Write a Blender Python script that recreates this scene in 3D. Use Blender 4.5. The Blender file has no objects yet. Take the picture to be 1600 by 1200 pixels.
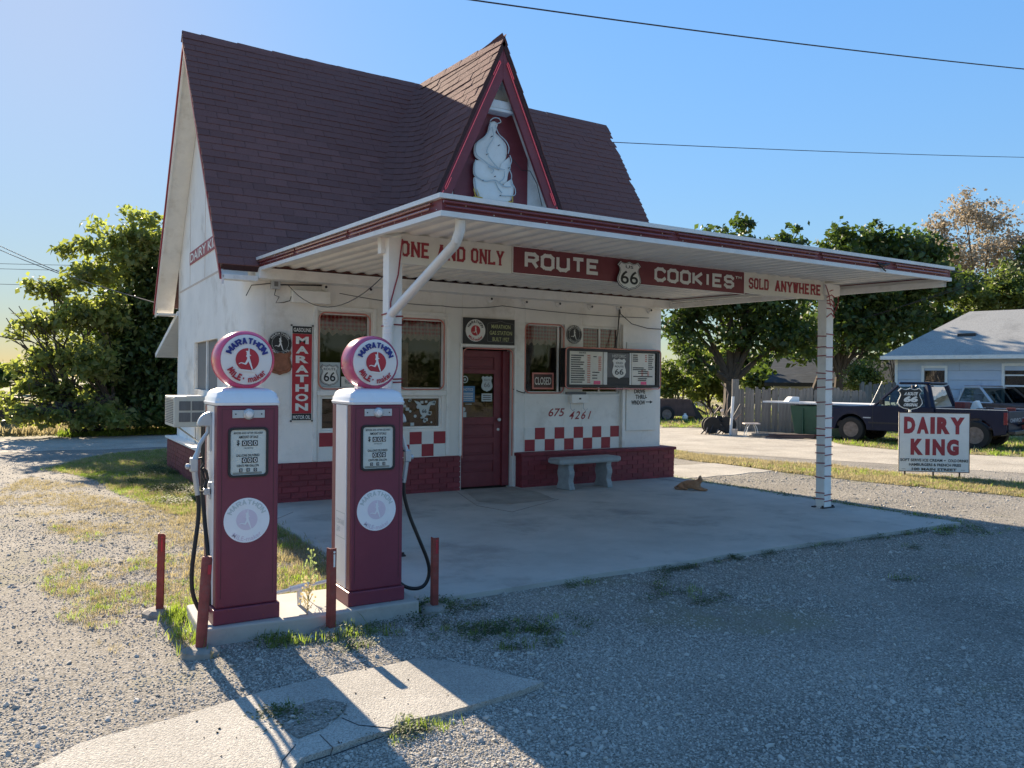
import bpy, math, random
import numpy as np
from mathutils import Vector, Matrix
random.seed(7); rng=np.random.RandomState(7)
S=bpy.context.scene; COL=S.collection; R=math.radians
# ---------------------------------------------------------------- camera, sky, sun, exposure
F=1244.66; CAMP=Vector((-9.3059,-10.4293,1.65))
RV=Vector((0.85548654,-0.5177179,0.01053387)); UV=Vector((-0.00680639,0.00909841,0.99993544)); FV=Vector((0.51778032,0.85550301,-0.00425978))
cd=bpy.data.cameras.new('camera'); cam=bpy.data.objects.new('camera',cd); COL.objects.link(cam)
M=Matrix.Identity(4)
for i in range(3): M[i][0]=RV[i]; M[i][1]=UV[i]; M[i][2]=-FV[i]; M[i][3]=CAMP[i]
cam.matrix_world=M; cd.sensor_width=36; cd.lens=F/1600*36; cd.clip_start=.05; cd.clip_end=3000; S.camera=cam
EL=24.8; AZ=-0.6   # sun height and azimuth (0 = +Y, behind the building)
W=bpy.data.worlds.new('World'); S.world=W; W.use_nodes=True; nt=W.node_tree
sk=nt.nodes.new('ShaderNodeTexSky'); sk.sky_type='NISHITA'; sk.sun_disc=False; sk.sun_elevation=R(EL); sk.sun_rotation=R(AZ)
sk.air_density=1.0; sk.dust_density=.14; sk.ozone_density=2.0; sk.altitude=200
hs=nt.nodes.new('ShaderNodeHueSaturation'); hs.inputs['Saturation'].default_value=1.2; hs.inputs['Hue'].default_value=.500
# soft shoulder over the whole sky, as the phone's tone curve gives: colour / (1 + luminance / SK)
SK=1.5; bw=nt.nodes.new('ShaderNodeRGBToBW'); dv=nt.nodes.new('ShaderNodeMath'); dv.operation='DIVIDE'; dv.inputs[1].default_value=SK; ad=nt.nodes.new('ShaderNodeMath'); ad.operation='ADD'; ad.inputs[1].default_value=1.; iv=nt.nodes.new('ShaderNodeMath'); iv.operation='DIVIDE'; iv.inputs[0].default_value=1.; vs=nt.nodes.new('ShaderNodeVectorMath'); vs.operation='SCALE'
nt.links.new(sk.outputs[0],hs.inputs['Color']); nt.links.new(hs.outputs[0],bw.inputs[0]); nt.links.new(bw.outputs[0],dv.inputs[0]); nt.links.new(dv.outputs[0],ad.inputs[0]); nt.links.new(ad.outputs[0],iv.inputs[1]); nt.links.new(hs.outputs[0],vs.inputs[0]); nt.links.new(iv.outputs[0],vs.inputs['Scale'])
bg=nt.nodes['Background']; bg.inputs[1].default_value=.120; nt.links.new(vs.outputs[0],bg.inputs[0])
sl=bpy.data.lights.new('sun','SUN'); sl.energy=3.3; sl.angle=R(.55); sl.color=(1,.84,.64)
so=bpy.data.objects.new('sun',sl); COL.objects.link(so)
sd=Vector((math.sin(R(AZ))*math.cos(R(EL)),math.cos(R(AZ))*math.cos(R(EL)),math.sin(R(EL))))
so.rotation_euler=sd.to_track_quat('Z','Y').to_euler(); so.location=(0,30,30)
S.view_settings.view_transform='Standard'; S.view_settings.look='None'; S.view_settings.exposure=2.13; S.view_settings.gamma=1
S.render.engine='CYCLES'; S.cycles.max_bounces=7; S.cycles.transparent_max_bounces=12; S.cycles.use_denoising=True
# ---------------------------------------------------------------- placement helpers
def ray(x,y): return RV*((x-800)/F)-UV*((y-600)/F)+FV
def pl(x,y,ax,v):
    d=ray(x,y); return CAMP+d*((v-CAMP[ax])/d[ax])
def G0(x,y,z=0.): return pl(x,y,2,z)
def WY(x,y,Y): return pl(x,y,1,Y)
def D(x,y,d): return CAMP+ray(x,y)*d
# ---------------------------------------------------------------- materials
MATS={}
def mat(name,c,rough=.7,var=.12,scale=6.,bump=0.,bscale=40.,metal=0.,c2=None,dirt=None,dscale=1.5,damt=.5,emit=0.,trans=0.,coat=0.,spec=.5,rnd=0.,stretch=None):
    if name in MATS: return MATS[name]
    m=bpy.data.materials.new(name); m.use_nodes=True; n=m.node_tree; L=n.links; b=n.nodes['Principled BSDF']
    tc=n.nodes.new('ShaderNodeTexCoord'); co=tc.outputs['Object']
    if stretch:
        mp=n.nodes.new('ShaderNodeMapping'); mp.inputs['Scale'].default_value=stretch; L.new(co,mp.inputs[0]); co=mp.outputs[0]
    nz=n.nodes.new('ShaderNodeTexNoise'); nz.inputs['Scale'].default_value=scale; nz.inputs['Detail'].default_value=6; nz.inputs['Roughness'].default_value=.65; L.new(co,nz.inputs['Vector'])
    rp=n.nodes.new('ShaderNodeValToRGB'); L.new(nz.outputs[0],rp.inputs[0])
    a=c2 if c2 else [v*(1-var) for v in c]; bb=c if c2 else [min(1,v*(1+var)) for v in c]
    rp.color_ramp.elements[0].position=.33; rp.color_ramp.elements[1].position=.67
    rp.color_ramp.elements[0].color=(*a,1); rp.color_ramp.elements[1].color=(*bb,1); out=rp.outputs[0]
    if dirt:
        dn=n.nodes.new('ShaderNodeTexNoise'); dn.inputs['Scale'].default_value=dscale; dn.inputs['Detail'].default_value=8; dn.inputs['Roughness'].default_value=.7; L.new(co,dn.inputs['Vector'])
        dr=n.nodes.new('ShaderNodeMapRange'); dr.inputs[1].default_value=.52; dr.inputs[2].default_value=.72; dr.inputs[3].default_value=0; dr.inputs[4].default_value=damt; L.new(dn.outputs[0],dr.inputs[0])
        mx=n.nodes.new('ShaderNodeMixRGB'); L.new(dr.outputs[0],mx.inputs[0]); L.new(out,mx.inputs[1]); mx.inputs[2].default_value=(*dirt,1); out=mx.outputs[0]
    if rnd:
        oi=n.nodes.new('ShaderNodeObjectInfo'); mr=n.nodes.new('ShaderNodeMapRange'); mr.inputs[3].default_value=1-rnd; mr.inputs[4].default_value=1+rnd; L.new(oi.outputs['Random'],mr.inputs[0])
        mm=n.nodes.new('ShaderNodeVectorMath'); mm.operation='SCALE'; L.new(out,mm.inputs[0]); L.new(mr.outputs[0],mm.inputs['Scale']); out=mm.outputs[0]
    L.new(out,b.inputs['Base Color'])
    b.inputs['Roughness'].default_value=rough; b.inputs['Metallic'].default_value=metal; b.inputs['Specular IOR Level'].default_value=spec
    if coat: b.inputs['Coat Weight'].default_value=coat; b.inputs['Coat Roughness'].default_value=.08
    if emit: L.new(out,b.inputs['Emission Color']); b.inputs['Emission Strength'].default_value=emit
    if bump:
        bn=n.nodes.new('ShaderNodeTexNoise'); bn.inputs['Scale'].default_value=bscale; bn.inputs['Detail'].default_value=5; L.new(co,bn.inputs['Vector'])
        bp=n.nodes.new('ShaderNodeBump'); bp.inputs['Strength'].default_value=1; bp.inputs['Distance'].default_value=bump; L.new(bn.outputs[0],bp.inputs['Height']); L.new(bp.outputs[0],b.inputs['Normal'])
    if trans:
        o=n.nodes['Material Output']; t=n.nodes.new('ShaderNodeBsdfTranslucent'); ms=n.nodes.new('ShaderNodeMixShader'); ms.inputs[0].default_value=trans
        g=n.nodes.new('ShaderNodeVectorMath'); g.operation='MULTIPLY'; L.new(out,g.inputs[0]); g.inputs[1].default_value=(2.0,2.1,1.1) if c[1]>c[0] and c[1]>c[2] else (1.6,1.5,1.4); L.new(g.outputs[0],t.inputs[0])
        L.new(b.outputs[0],ms.inputs[1]); L.new(t.outputs[0],ms.inputs[2]); L.new(ms.outputs[0],o.inputs[0])
    MATS[name]=m; return m
def glass_mat(name,tint=(.55,.55,.55),refl=.5):
    if name in MATS: return MATS[name]
    m=bpy.data.materials.new(name); m.use_nodes=True; n=m.node_tree; L=n.links; n.nodes.remove(n.nodes['Principled BSDF'])
    g=n.nodes.new('ShaderNodeBsdfGlossy'); g.inputs['Roughness'].default_value=.03; g.inputs[0].default_value=(refl,refl,refl,1)
    t=n.nodes.new('ShaderNodeBsdfTransparent'); t.inputs[0].default_value=(*tint,1)
    nz=n.nodes.new('ShaderNodeTexNoise'); nz.inputs['Scale'].default_value=2.5; bp=n.nodes.new('ShaderNodeBump'); bp.inputs['Distance'].default_value=.004; L.new(nz.outputs[0],bp.inputs['Height']); L.new(bp.outputs[0],g.inputs['Normal'])
    fr=n.nodes.new('ShaderNodeFresnel'); fr.inputs[0].default_value=1.5; mr=n.nodes.new('ShaderNodeMapRange'); mr.inputs[3].default_value=.02; mr.inputs[4].default_value=1.; L.new(fr.outputs[0],mr.inputs[0])
    ms=n.nodes.new('ShaderNodeMixShader'); L.new(mr.outputs[0],ms.inputs[0]); L.new(t.outputs[0],ms.inputs[1]); L.new(g.outputs[0],ms.inputs[2]); L.new(ms.outputs[0],n.nodes['Material Output'].inputs[0])
    MATS[name]=m; return m
# ground materials: colour + relief from voronoi cells (stones too far away to be built)
def gravel(name,base,dark,light,grass=None,gs=.35,gt=.55,sc=45.):
    m=bpy.data.materials.new(name); m.use_nodes=True; n=m.node_tree; L=n.links; b=n.nodes['Principled BSDF']; b.inputs['Roughness'].default_value=.95; b.inputs['Specular IOR Level'].default_value=.2
    tc=n.nodes.new('ShaderNodeTexCoord'); co=tc.outputs['Object']
    v=n.nodes.new('ShaderNodeTexVoronoi'); v.inputs['Scale'].default_value=sc; L.new(co,v.inputs['Vector'])
    sp=n.nodes.new('ShaderNodeSeparateXYZ'); L.new(v.outputs['Color'],sp.inputs[0])
    rp=n.nodes.new('ShaderNodeValToRGB'); L.new(sp.outputs[0],rp.inputs[0]); e=rp.color_ramp.elements; e[0].color=(*dark,1); e[1].color=(*light,1); k=e.new(.5); k.color=(*base,1)
    nz=n.nodes.new('ShaderNodeTexNoise'); nz.inputs['Scale'].default_value=.9; nz.inputs['Detail'].default_value=8; nz.inputs['Roughness'].default_value=.6; L.new(co,nz.inputs['Vector'])
    mr=n.nodes.new('ShaderNodeMapRange'); mr.inputs[1].default_value=.3; mr.inputs[2].default_value=.7; mr.inputs[3].default_value=.78; mr.inputs[4].default_value=1.2; L.new(nz.outputs[0],mr.inputs[0])
    vm=n.nodes.new('ShaderNodeVectorMath'); vm.operation='SCALE'; L.new(rp.outputs[0],vm.inputs[0]); L.new(mr.outputs[0],vm.inputs['Scale']); out=vm.outputs[0]
    if grass:
        gn=n.nodes.new('ShaderNodeTexNoise'); gn.inputs['Scale'].default_value=gs; gn.inputs['Detail'].default_value=9; gn.inputs['Roughness'].default_value=.7; L.new(co,gn.inputs['Vector'])
        gr=n.nodes.new('ShaderNodeMapRange'); gr.inputs[1].default_value=gt; gr.inputs[2].default_value=gt+.1; L.new(gn.outputs[0],gr.inputs[0])
        mx=n.nodes.new('ShaderNodeMixRGB'); L.new(gr.outputs[0],mx.inputs[0]); L.new(out,mx.inputs[1]); mx.inputs[2].default_value=(*grass,1); out=mx.outputs[0]
    L.new(out,b.inputs['Base Color'])
    v2=n.nodes.new('ShaderNodeTexVoronoi'); v2.inputs['Scale'].default_value=sc*.45; L.new(co,v2.inputs['Vector'])
    ad=n.nodes.new('ShaderNodeMath'); ad.operation='ADD'; L.new(v.outputs['Distance'],ad.inputs[0]); L.new(v2.outputs['Distance'],ad.inputs[1])
    bp=n.nodes.new('ShaderNodeBump'); bp.invert=True; bp.inputs['Strength'].default_value=.75; bp.inputs['Distance'].default_value=.55/sc; L.new(ad.outputs[0],bp.inputs['Height']); L.new(bp.outputs[0],b.inputs['Normal'])
    MATS[name]=m; return m
m_white=mat('white_plaster',(.84,.81,.75),.85,.07,1.2,.006,7,dirt=(.42,.36,.28),dscale=1.1,damt=.6)
m_trim=mat('white_painted_wood',(.83,.81,.76),.55,.05,5,.001,30,dirt=(.42,.36,.28),dscale=4,damt=.35)
m_metalwhite=mat('white_painted_metal',(.74,.74,.72),.4,.04,3,dirt=(.40,.33,.26),dscale=3.5,damt=.3)
m_soffit=mat('corrugated_white_metal',(.82,.79,.71),.45,.05,2,dirt=(.45,.38,.3),dscale=1.6,damt=.3)
m_maroon=mat('maroon_paint',(.18,.030,.040),.5,.12,3,.001,30,dirt=(.21,.06,.07),dscale=6,damt=.4)
m_brick=mat('maroon_painted_brick',(.205,.030,.040),.6,.2,8,.004,60,dirt=(.12,.02,.03),dscale=9,damt=.6,rnd=.16)
m_mortar=mat('painted_mortar',(.195,.029,.039),.75,.2,10,.004,50)
m_shingle=mat('asphalt_shingle',(.185,.080,.068),.95,.3,90,.003,300,dirt=(.155,.078,.07),dscale=2,damt=.6,rnd=.13)
m_roofbase=mat('roof_underlay',(.06,.028,.028),.95,.3,40)
m_pump=mat('pump_enamel',(.185,.040,.064),.42,.08,2.2,.0006,90,dirt=(.21,.06,.085),dscale=3,damt=.45,spec=.4)
m_pumpw=mat('white_enamel',(.80,.82,.84),.3,.03,2,dirt=(.55,.5,.42),dscale=5,damt=.2,coat=.15)
m_globe=mat('pink_globe_rim',(.46,.115,.23),.22,.08,3,trans=.3,coat=.5)
m_lens=mat('milky_lens',(.80,.74,.70),.35,.03,3)
m_red=mat('red_print',(.44,.022,.035),.5,.08,5)
m_dkred=mat('dark_red_print',(.32,.03,.04),.55,.1,5)
m_blue=mat('blue_print',(.018,.025,.20),.5,.08,5)
m_black=mat('black_paint',(.018,.018,.02),.45,.2,5)
m_print=mat('white_print',(.78,.77,.72),.5,.04,5,dirt=(.5,.45,.4),dscale=20,damt=.3)
m_cream=mat('cream_board',(.76,.72,.63),.6,.05,3,dirt=(.5,.45,.35),dscale=4,damt=.4)
m_greenprint=mat('pale_green_print',(.45,.48,.22),.5,.1,5)
m_fade=mat('faded_print',(.50,.56,.56),.5,.04,5); m_fadep=mat('faded_pink_print',(.66,.58,.66),.5,.04,5)
m_rubber=mat('black_rubber',(.012,.012,.014),.45,.2,5)
m_steel=mat('dull_steel',(.42,.43,.44),.38,.1,12,metal=.75,dirt=(.2,.18,.16),dscale=9,damt=.4)
m_alu=mat('cast_aluminium',(.50,.52,.54),.42,.06,12,metal=.6)
m_copper=mat('hammered_copper',(.30,.12,.07),.5,.25,14,.004,25,metal=.5)
m_rust=mat('rusty_red_post',(.24,.048,.038),.7,.25,14,.002,60,dirt=(.20,.10,.08),dscale=9,damt=.9)
m_conc=mat('concrete_slab',(.43,.405,.36),.88,.12,1.3,.002,70,dirt=(.20,.19,.175),dscale=.9,damt=.8)
m_conc2=gravel('old_concrete',(.41,.385,.335),(.28,.26,.225),(.50,.47,.41),sc=170.)
m_bench=mat('cast_stone',(.34,.36,.36),.85,.12,9,.002,60,dirt=(.2,.2,.2),dscale=5,damt=.5)
m_neonoff=mat('unlit_pink_neon',(.60,.22,.17),.25,.1,5,coat=.5)
m_neonclear=mat('clear_neon_tube',(.22,.06,.06),.18,.1,5,coat=.5)
m_neon=mat('lit_red_neon',(.75,.10,.13),.3,.05,5,emit=.04)
m_wire=mat('dark_wire',(.03,.025,.025),.6,.2,5); m_redwire=mat('red_wire',(.30,.03,.045),.5,.2,5)
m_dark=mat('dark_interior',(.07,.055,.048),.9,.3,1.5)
m_screen=mat('grey_window_screen',(.16,.16,.16),.7,.15,60,stretch=(1,1,.1))
m_yellow=mat('yellow_cone_print',(.65,.42,.08),.5,.1,10)
m_pinkprint=mat('hot_pink_print',(.85,.12,.25),.5,.05,5)
m_salmon=mat('salmon_print',(.65,.22,.17),.5,.1,30)
m_bluestick=mat('blue_sticker',(.07,.22,.42),.5,.1,15)
m_glass=glass_mat('window_glass',(.85,.80,.77),.5); m_carglass=glass_mat('car_glass',(.45,.52,.50),.9)
m_wood=mat('weathered_fence_wood',(.19,.175,.155),.9,.25,3,.003,30,dirt=(.12,.11,.1),dscale=2,damt=.6,rnd=.2,stretch=(6,6,.6))
m_bark=mat('tree_bark',(.075,.06,.048),.95,.3,8,.012,14,stretch=(2,2,.5))
m_leafA=mat('bright_leaf',(.17,.19,.065),.55,.4,1.2,trans=.5); m_leafB=mat('dark_leaf',(.055,.085,.022),.55,.45,1.0,trans=.32)
m_leafC=mat('brown_seed_leaf',(.30,.265,.205),.8,.3,2.,trans=.35); m_leafD=mat('olive_leaf',(.10,.13,.035),.6,.35,1.5,trans=.35)
m_siding=mat('pale_blue_siding',(.50,.56,.64),.65,.05,2,.001,30,dirt=(.43,.49,.57),dscale=3,damt=.5,rnd=.04)
m_greyroof=mat('grey_shingle_roof',(.34,.335,.31),.95,.2,25,.004,40,dirt=(.17,.17,.16),dscale=1,damt=.5)
m_navy=mat('navy_truck_paint',(.006,.011,.034),.4,.15,3,dirt=(.015,.018,.026),dscale=2,damt=.5,coat=.08,spec=.25)
m_silver=mat('dull_silver_paint',(.45,.47,.5),.4,.1,3,coat=.3); m_taill=mat('tail_lamp_red',(.16,.01,.02),.2,.1,5,coat=.6)
m_tyre=mat('tyre_rubber',(.018,.017,.016),.8,.2,12); m_rim=mat('rusty_wheel_rim',(.20,.155,.13),.7,.3,10,metal=.1)
m_green=mat('green_painted_bin',(.018,.075,.045),.5,.2,3,dirt=(.03,.05,.04),dscale=3,damt=.5)
m_brown=mat('rusty_brown_steel',(.10,.06,.05),.8,.3,4)
m_cat=mat('ginger_fur',(.46,.25,.14),.9,.18,14,.004,60,c2=(.30,.15,.08)); m_catw=mat('pale_fur',(.50,.36,.25),.9,.1,10,.003,60)
m_curtain=None
# gingham curtain
def gingham():
    m=bpy.data.materials.new('red_gingham_cloth'); m.use_nodes=True; n=m.node_tree; L=n.links; b=n.nodes['Principled BSDF']
    tc=n.nodes.new('ShaderNodeTexCoord'); sp=n.nodes.new('ShaderNodeSeparateXYZ'); L.new(tc.outputs['Object'],sp.inputs[0]); outs=[]
    for ax in ('X','Z'):
        a=n.nodes.new('ShaderNodeMath'); a.operation='MULTIPLY'; a.inputs[1].default_value=18.; L.new(sp.outputs[ax],a.inputs[0])
        f=n.nodes.new('ShaderNodeMath'); f.operation='FRACT'; L.new(a.outputs[0],f.inputs[0]); g=n.nodes.new('ShaderNodeMath'); g.operation='GREATER_THAN'; g.inputs[1].default_value=.5; L.new(f.outputs[0],g.inputs[0]); outs.append(g.outputs[0])
    s=n.nodes.new('ShaderNodeMath'); s.operation='ADD'; L.new(outs[0],s.inputs[0]); L.new(outs[1],s.inputs[1]); h=n.nodes.new('ShaderNodeMath'); h.operation='MULTIPLY'; h.inputs[1].default_value=.5; L.new(s.outputs[0],h.inputs[0])
    mx=n.nodes.new('ShaderNodeMixRGB'); L.new(h.outputs[0],mx.inputs[0]); mx.inputs[1].default_value=(.78,.58,.52,1); mx.inputs[2].default_value=(.62,.07,.07,1); L.new(mx.outputs[0],b.inputs['Base Color']); b.inputs['Roughness'].default_value=.9
    return m
m_curtain=gingham(); m_lace=mat('cream_lace_trim',(.62,.52,.44),.9,.1,20)
m_gravel=gravel('gravel_ground',(.235,.215,.18),(.13,.12,.10),(.35,.325,.285),grass=(.22,.205,.135),gs=.5,gt=.56,sc=105.)
m_field=gravel('dry_field',(.30,.27,.14),(.18,.17,.08),(.38,.34,.2),sc=12.)
m_lawn=gravel('lawn_soil',(.20,.19,.09),(.12,.12,.05),(.30,.27,.16),sc=40.)
m_road=gravel('packed_gravel_road',(.40,.36,.29),(.32,.29,.24),(.48,.44,.37),sc=60.)
m_stone=mat('gravel_stone',(.41,.38,.33),.9,.12,30,rnd=.28); m_blade=mat('green_grass_blade',(.15,.20,.045),.6,.3,3,trans=.5,rnd=.35)
m_dryblade=mat('dry_grass_blade',(.30,.27,.15),.7,.3,3,trans=.45,rnd=.3); m_weed=mat('weed_leaf',(.06,.09,.03),.7,.3,3,trans=.25,rnd=.3)
# ---------------------------------------------------------------- mesh builder
class G:
    def __init__(s): s.v=[]; s.f=[]
    def add(s,v,f):
        k=len(s.v); s.v+= [tuple(p) for p in v]; s.f+=[tuple(i+k for i in q) for q in f]; return s
    def box(s,x0,x1,y0,y1,z0,z1):
        return s.add([(x0,y0,z0),(x1,y0,z0),(x1,y1,z0),(x0,y1,z0),(x0,y0,z1),(x1,y0,z1),(x1,y1,z1),(x0,y1,z1)],[(0,3,2,1),(4,5,6,7),(0,1,5,4),(1,2,6,5),(2,3,7,6),(3,0,4,7)])
    def prism(s,poly,y0,y1):          # polygon in x,z pushed along y (y0 = front)
        n=len(poly); a=sum(poly[i][0]*poly[(i+1)%n][1]-poly[(i+1)%n][0]*poly[i][1] for i in range(n))
        if a<0: poly=poly[::-1]
        v=[(x,y0,z) for x,z in poly]+[(x,y1,z) for x,z in poly]
        return s.add(v,[tuple(range(n)),tuple(range(2*n-1,n-1,-1))]+[(i,i+n,(i+1)%n+n,(i+1)%n) for i in range(n)])
    def prismz(s,poly,z0,z1):
        n=len(poly); a=sum(poly[i][0]*poly[(i+1)%n][1]-poly[(i+1)%n][0]*poly[i][1] for i in range(n))
        if a<0: poly=poly[::-1]
        v=[(x,y,z1) for x,y in poly]+[(x,y,z0) for x,y in poly]
        return s.add(v,[tuple(range(n)),tuple(range(2*n-1,n-1,-1))]+[(i,i+n,(i+1)%n+n,(i+1)%n) for i in range(n)])
    def slab(s,quad,t):               # quad of 3-D points thickened along its normal (downwards by t)
        a,b,c,d=[Vector(q) for q in quad]; nn=(b-a).cross(d-a).normalized()
        v=[a,b,c,d]+[p-nn*t for p in (a,b,c,d)]
        return s.add(v,[(0,1,2,3),(7,6,5,4),(0,4,5,1),(1,5,6,2),(2,6,7,3),(3,7,4,0)])
    def tube(s,pts,r,n=8,cap=True):
        pts=[Vector(p) for p in pts]; rs=r if isinstance(r,(list,tuple)) else [r]*len(pts); k=len(s.v); ref=None
        for i,p in enumerate(pts):
            t=(pts[min(i+1,len(pts)-1)]-pts[max(i-1,0)])
            if t.length<1e-9: t=Vector((0,0,1))
            t.normalize()
            if ref is None: ref=Vector((0,0,1)) if abs(t.z)<.9 else Vector((1,0,0))
            u=t.cross(ref)
            if u.length<1e-4: u=t.cross(Vector((.3,.8,.1)))
            u.normalize(); w=u.cross(t); ref=w.cross(u) if False else w
            for j in range(n):
                a=2*math.pi*j/n; s.v.append(tuple(p+(u*math.cos(a)+w*math.sin(a))*rs[i]))
        for i in range(len(pts)-1):
            for j in range(n): s.f.append((k+i*n+j,k+i*n+(j+1)%n,k+(i+1)*n+(j+1)%n,k+(i+1)*n+j))
        if cap: s.f.append(tuple(k+j for j in range(n))[::-1]); s.f.append(tuple(k+(len(pts)-1)*n+j for j in range(n)))
        return s
    def lathe(s,prof,c,axis='z',n=24,cap=True):    # profile (r,h) about an axis through c
        k=len(s.v)
        for r,h in prof:
            for j in range(n):
                a=2*math.pi*j/n; x,y=r*math.cos(a),r*math.sin(a)
                s.v.append({'z':(c[0]+x,c[1]+y,c[2]+h),'y':(c[0]+x,c[1]+h,c[2]+y),'x':(c[0]+h,c[1]+x,c[2]+y)}[axis])
        for i in range(len(prof)-1):
            for j in range(n): s.f.append((k+i*n+j,k+i*n+(j+1)%n,k+(i+1)*n+(j+1)%n,k+(i+1)*n+j))
        if cap: s.f.append(tuple(k+j for j in range(n))[::-1]); s.f.append(tuple(k+(len(prof)-1)*n+j for j in range(n)))
        return s
    def stroke(s,pts,w,y0,y1,slabs=False):   # flat lettering stroke in x,z
        for i in range(len(pts)-1):
            a=Vector(pts[i]); b=Vector(pts[i+1]); d=(b-a).normalized(); nn=Vector((-d.y,d.x)); e=w*.42
            a2=a-d*(e if i>0 else 0); b2=b+d*(e if i<len(pts)-2 else 0); o=.0003*(len(s.f)%9)
            s.prism([tuple(a2-nn*w/2),tuple(b2-nn*w/2),tuple(b2+nn*w/2),tuple(a2+nn*w/2)],y0-o,y1)
        return s
    def mesh(s,name,m,smooth=False):
        me=bpy.data.meshes.new(name); me.from_pydata(s.v,[],s.f); me.materials.append(m); me.update()
        if smooth: me.polygons.foreach_set('use_smooth',[True]*len(me.polygons))
        return me
    def build(s,name,m,parent=None,smooth=False,bevel=0,label=None,fix=False):
        me=s.mesh(name,m,smooth)
        if fix:
            import bmesh
            bm=bmesh.new(); bm.from_mesh(me); bmesh.ops.recalc_face_normals(bm,faces=bm.faces); bm.to_mesh(me); bm.free()
        o=link(name,me,parent,bevel)
        if smooth:
            try: me.set_sharp_from_angle(angle=R(40))
            except Exception: pass
        if label: o['label']=label
        return o
def link(name,me,parent=None,bevel=0,loc=None):
    o=bpy.data.objects.new(name,me); COL.objects.link(o)
    if parent is not None:
        o.parent=parent
        if parent.type=='EMPTY' and not parent.get('_l'): o.location=-parent.location
    if loc is not None: o.location=loc if parent is None or parent.type!='EMPTY' else Vector(loc)+(Vector((0,0,0)) if parent.get('_l') else -parent.location)
    if bevel:
        b=o.modifiers.new('bevel','BEVEL'); b.width=bevel; b.segments=2; b.limit_method='ANGLE'; b.angle_limit=R(40)
    return o
LOCALS=[]
def thing(name,label,cat,loc=(0,0,0),rz=0,group=None,local=False,tilt=None):
    o=bpy.data.objects.new(name,None); COL.objects.link(o); o.location=loc; o.rotation_euler=(0,0,rz) if tilt is None else (tilt[0],tilt[1],rz); o.empty_display_size=.1
    o['label']=label; o['category']=cat
    if group: o['group']=group
    if local: o['_l']=1; LOCALS.append(o)
    return o
def tag(o,label=None,cat=None,group=None,kind=None):
    if label: o['label']=label
    if cat: o['category']=cat
    if group: o['group']=group
    if kind: o['kind']=kind
    return o
def fix_clear():
    for o in LOCALS:
        if '_l' in o: del o['_l']
def clone(root,loc,rz=None,label=None,sc=None):
    r=root.copy(); COL.objects.link(r); r.location=loc
    if rz is not None: r.rotation_euler=(0,0,rz)
    if sc: r.scale=sc
    if label: r['label']=label
    for ch in list(root.children):
        c=ch.copy(); COL.objects.link(c); c.parent=r
        for g in ch.children:
            d=g.copy(); COL.objects.link(d); d.parent=c
    return r
# ---------------------------------------------------------------- lettering
def text(s,bold=0.,ext=0.0015,space=1.):
    cu=bpy.data.curves.new('t','FONT'); cu.body=s; cu.size=1; cu.offset=bold; cu.resolution_u=3; cu.space_character=space
    o=bpy.data.objects.new('t',cu); me=bpy.data.meshes.new_from_object(o); v=np.array([p.co[:] for p in me.vertices]).reshape(-1,3)[:,:2]; f=[tuple(p.vertices) for p in me.polygons]
    bpy.data.objects.remove(o); bpy.data.meshes.remove(me); bpy.data.curves.remove(cu); return v,f
def put(g,v,f,y):  # v: x,z
    g.add([(a,y,b) for a,b in v],[q for q in f])
def fit(g,s,x0,x1,z0,z1,y,bold=.02,space=1.,slant=0.):
    v,f=text(s,bold,space=space); a=v.min(0); b=v.max(0); v=(v-a)/(b-a); v[:,0]+=slant*v[:,1]; v[:,0]=x0+(x1-x0)*v[:,0]; v[:,1]=z0+(z1-z0)*v[:,1]; put(g,v,f,y)
def arc(g,s,rad,h,cx,cz,y,bold=.03,span=None,bottom=False,space=1.05,mid=0.):
    v,f=text(s,bold,space=space); hh=.73; k=h/hh; v=v*k; w=v[:,0].max()+v[:,0].min(); v[:,0]-=w/2
    if span: v[:,0]*=span*rad/(v[:,0].max()-v[:,0].min())
    if bottom: t=v[:,0]/rad+mid; rr=rad-v[:,1]; x=cx+rr*np.sin(t); z=cz-rr*np.cos(t)
    else: t=v[:,0]/rad+mid; rr=rad+v[:,1]; x=cx+rr*np.sin(t); z=cz+rr*np.cos(t)
    put(g,np.stack([x,z],1),f,y)
def circ(cx,cz,r,n=32,rz=None): return [(cx+r*math.cos(2*math.pi*i/n),cz+(rz or r)*math.sin(2*math.pi*i/n)) for i in range(n)]
def rrect(x0,x1,z0,z1,r,n=4):
    p=[]
    for cx,cz,a0 in ((x1-r,z1-r,0),(x0+r,z1-r,90),(x0+r,z0+r,180),(x1-r,z0+r,270)):
        for i in range(n+1): a=R(a0+90*i/n); p.append((cx+r*math.cos(a),cz+r*math.sin(a)))
    return p
def ring(g,poly_o,poly_i,y0,y1):
    n=len(poly_o); v=[(x,y0,z) for x,z in poly_o]+[(x,y0,z) for x,z in poly_i]+[(x,y1,z) for x,z in poly_o]+[(x,y1,z) for x,z in poly_i]; f=[]
    for i in range(n):
        j=(i+1)%n; f+=[(i,j,j+n,i+n),(i,i+2*n,j+2*n,j),(i+n,j+n,j+3*n,i+3*n)]
    g.add(v,f)
RUN=[([(.03,.60),(.03,.98)],(.075,.045)),([(-.035,.69),(-.02,.80)],(.085,.095)),([(-.10,.80),(-.05,.74)],(.04,.06)),([(-.04,.60),(-.09,.52),(.02,.46)],(.06,.04)),([(.04,.60),(.12,.56)],(.07,.05)),
     ([(-.01,.66),(.0,.50)],(.15,.12)),([(.0,.52),(.01,.32)],(.12,.14)),([(.03,.34),(.12,.06),(.20,-.20)],(.12,.05)),([(.19,-.20),(.28,-.24)],(.05,.035)),([(-.01,.34),(-.13,.10)],(.12,.09)),([(-.12,.10),(-.36,.17)],(.085,.045)),([(-.35,.165),(-.45,.11)],(.045,.04))]
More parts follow.
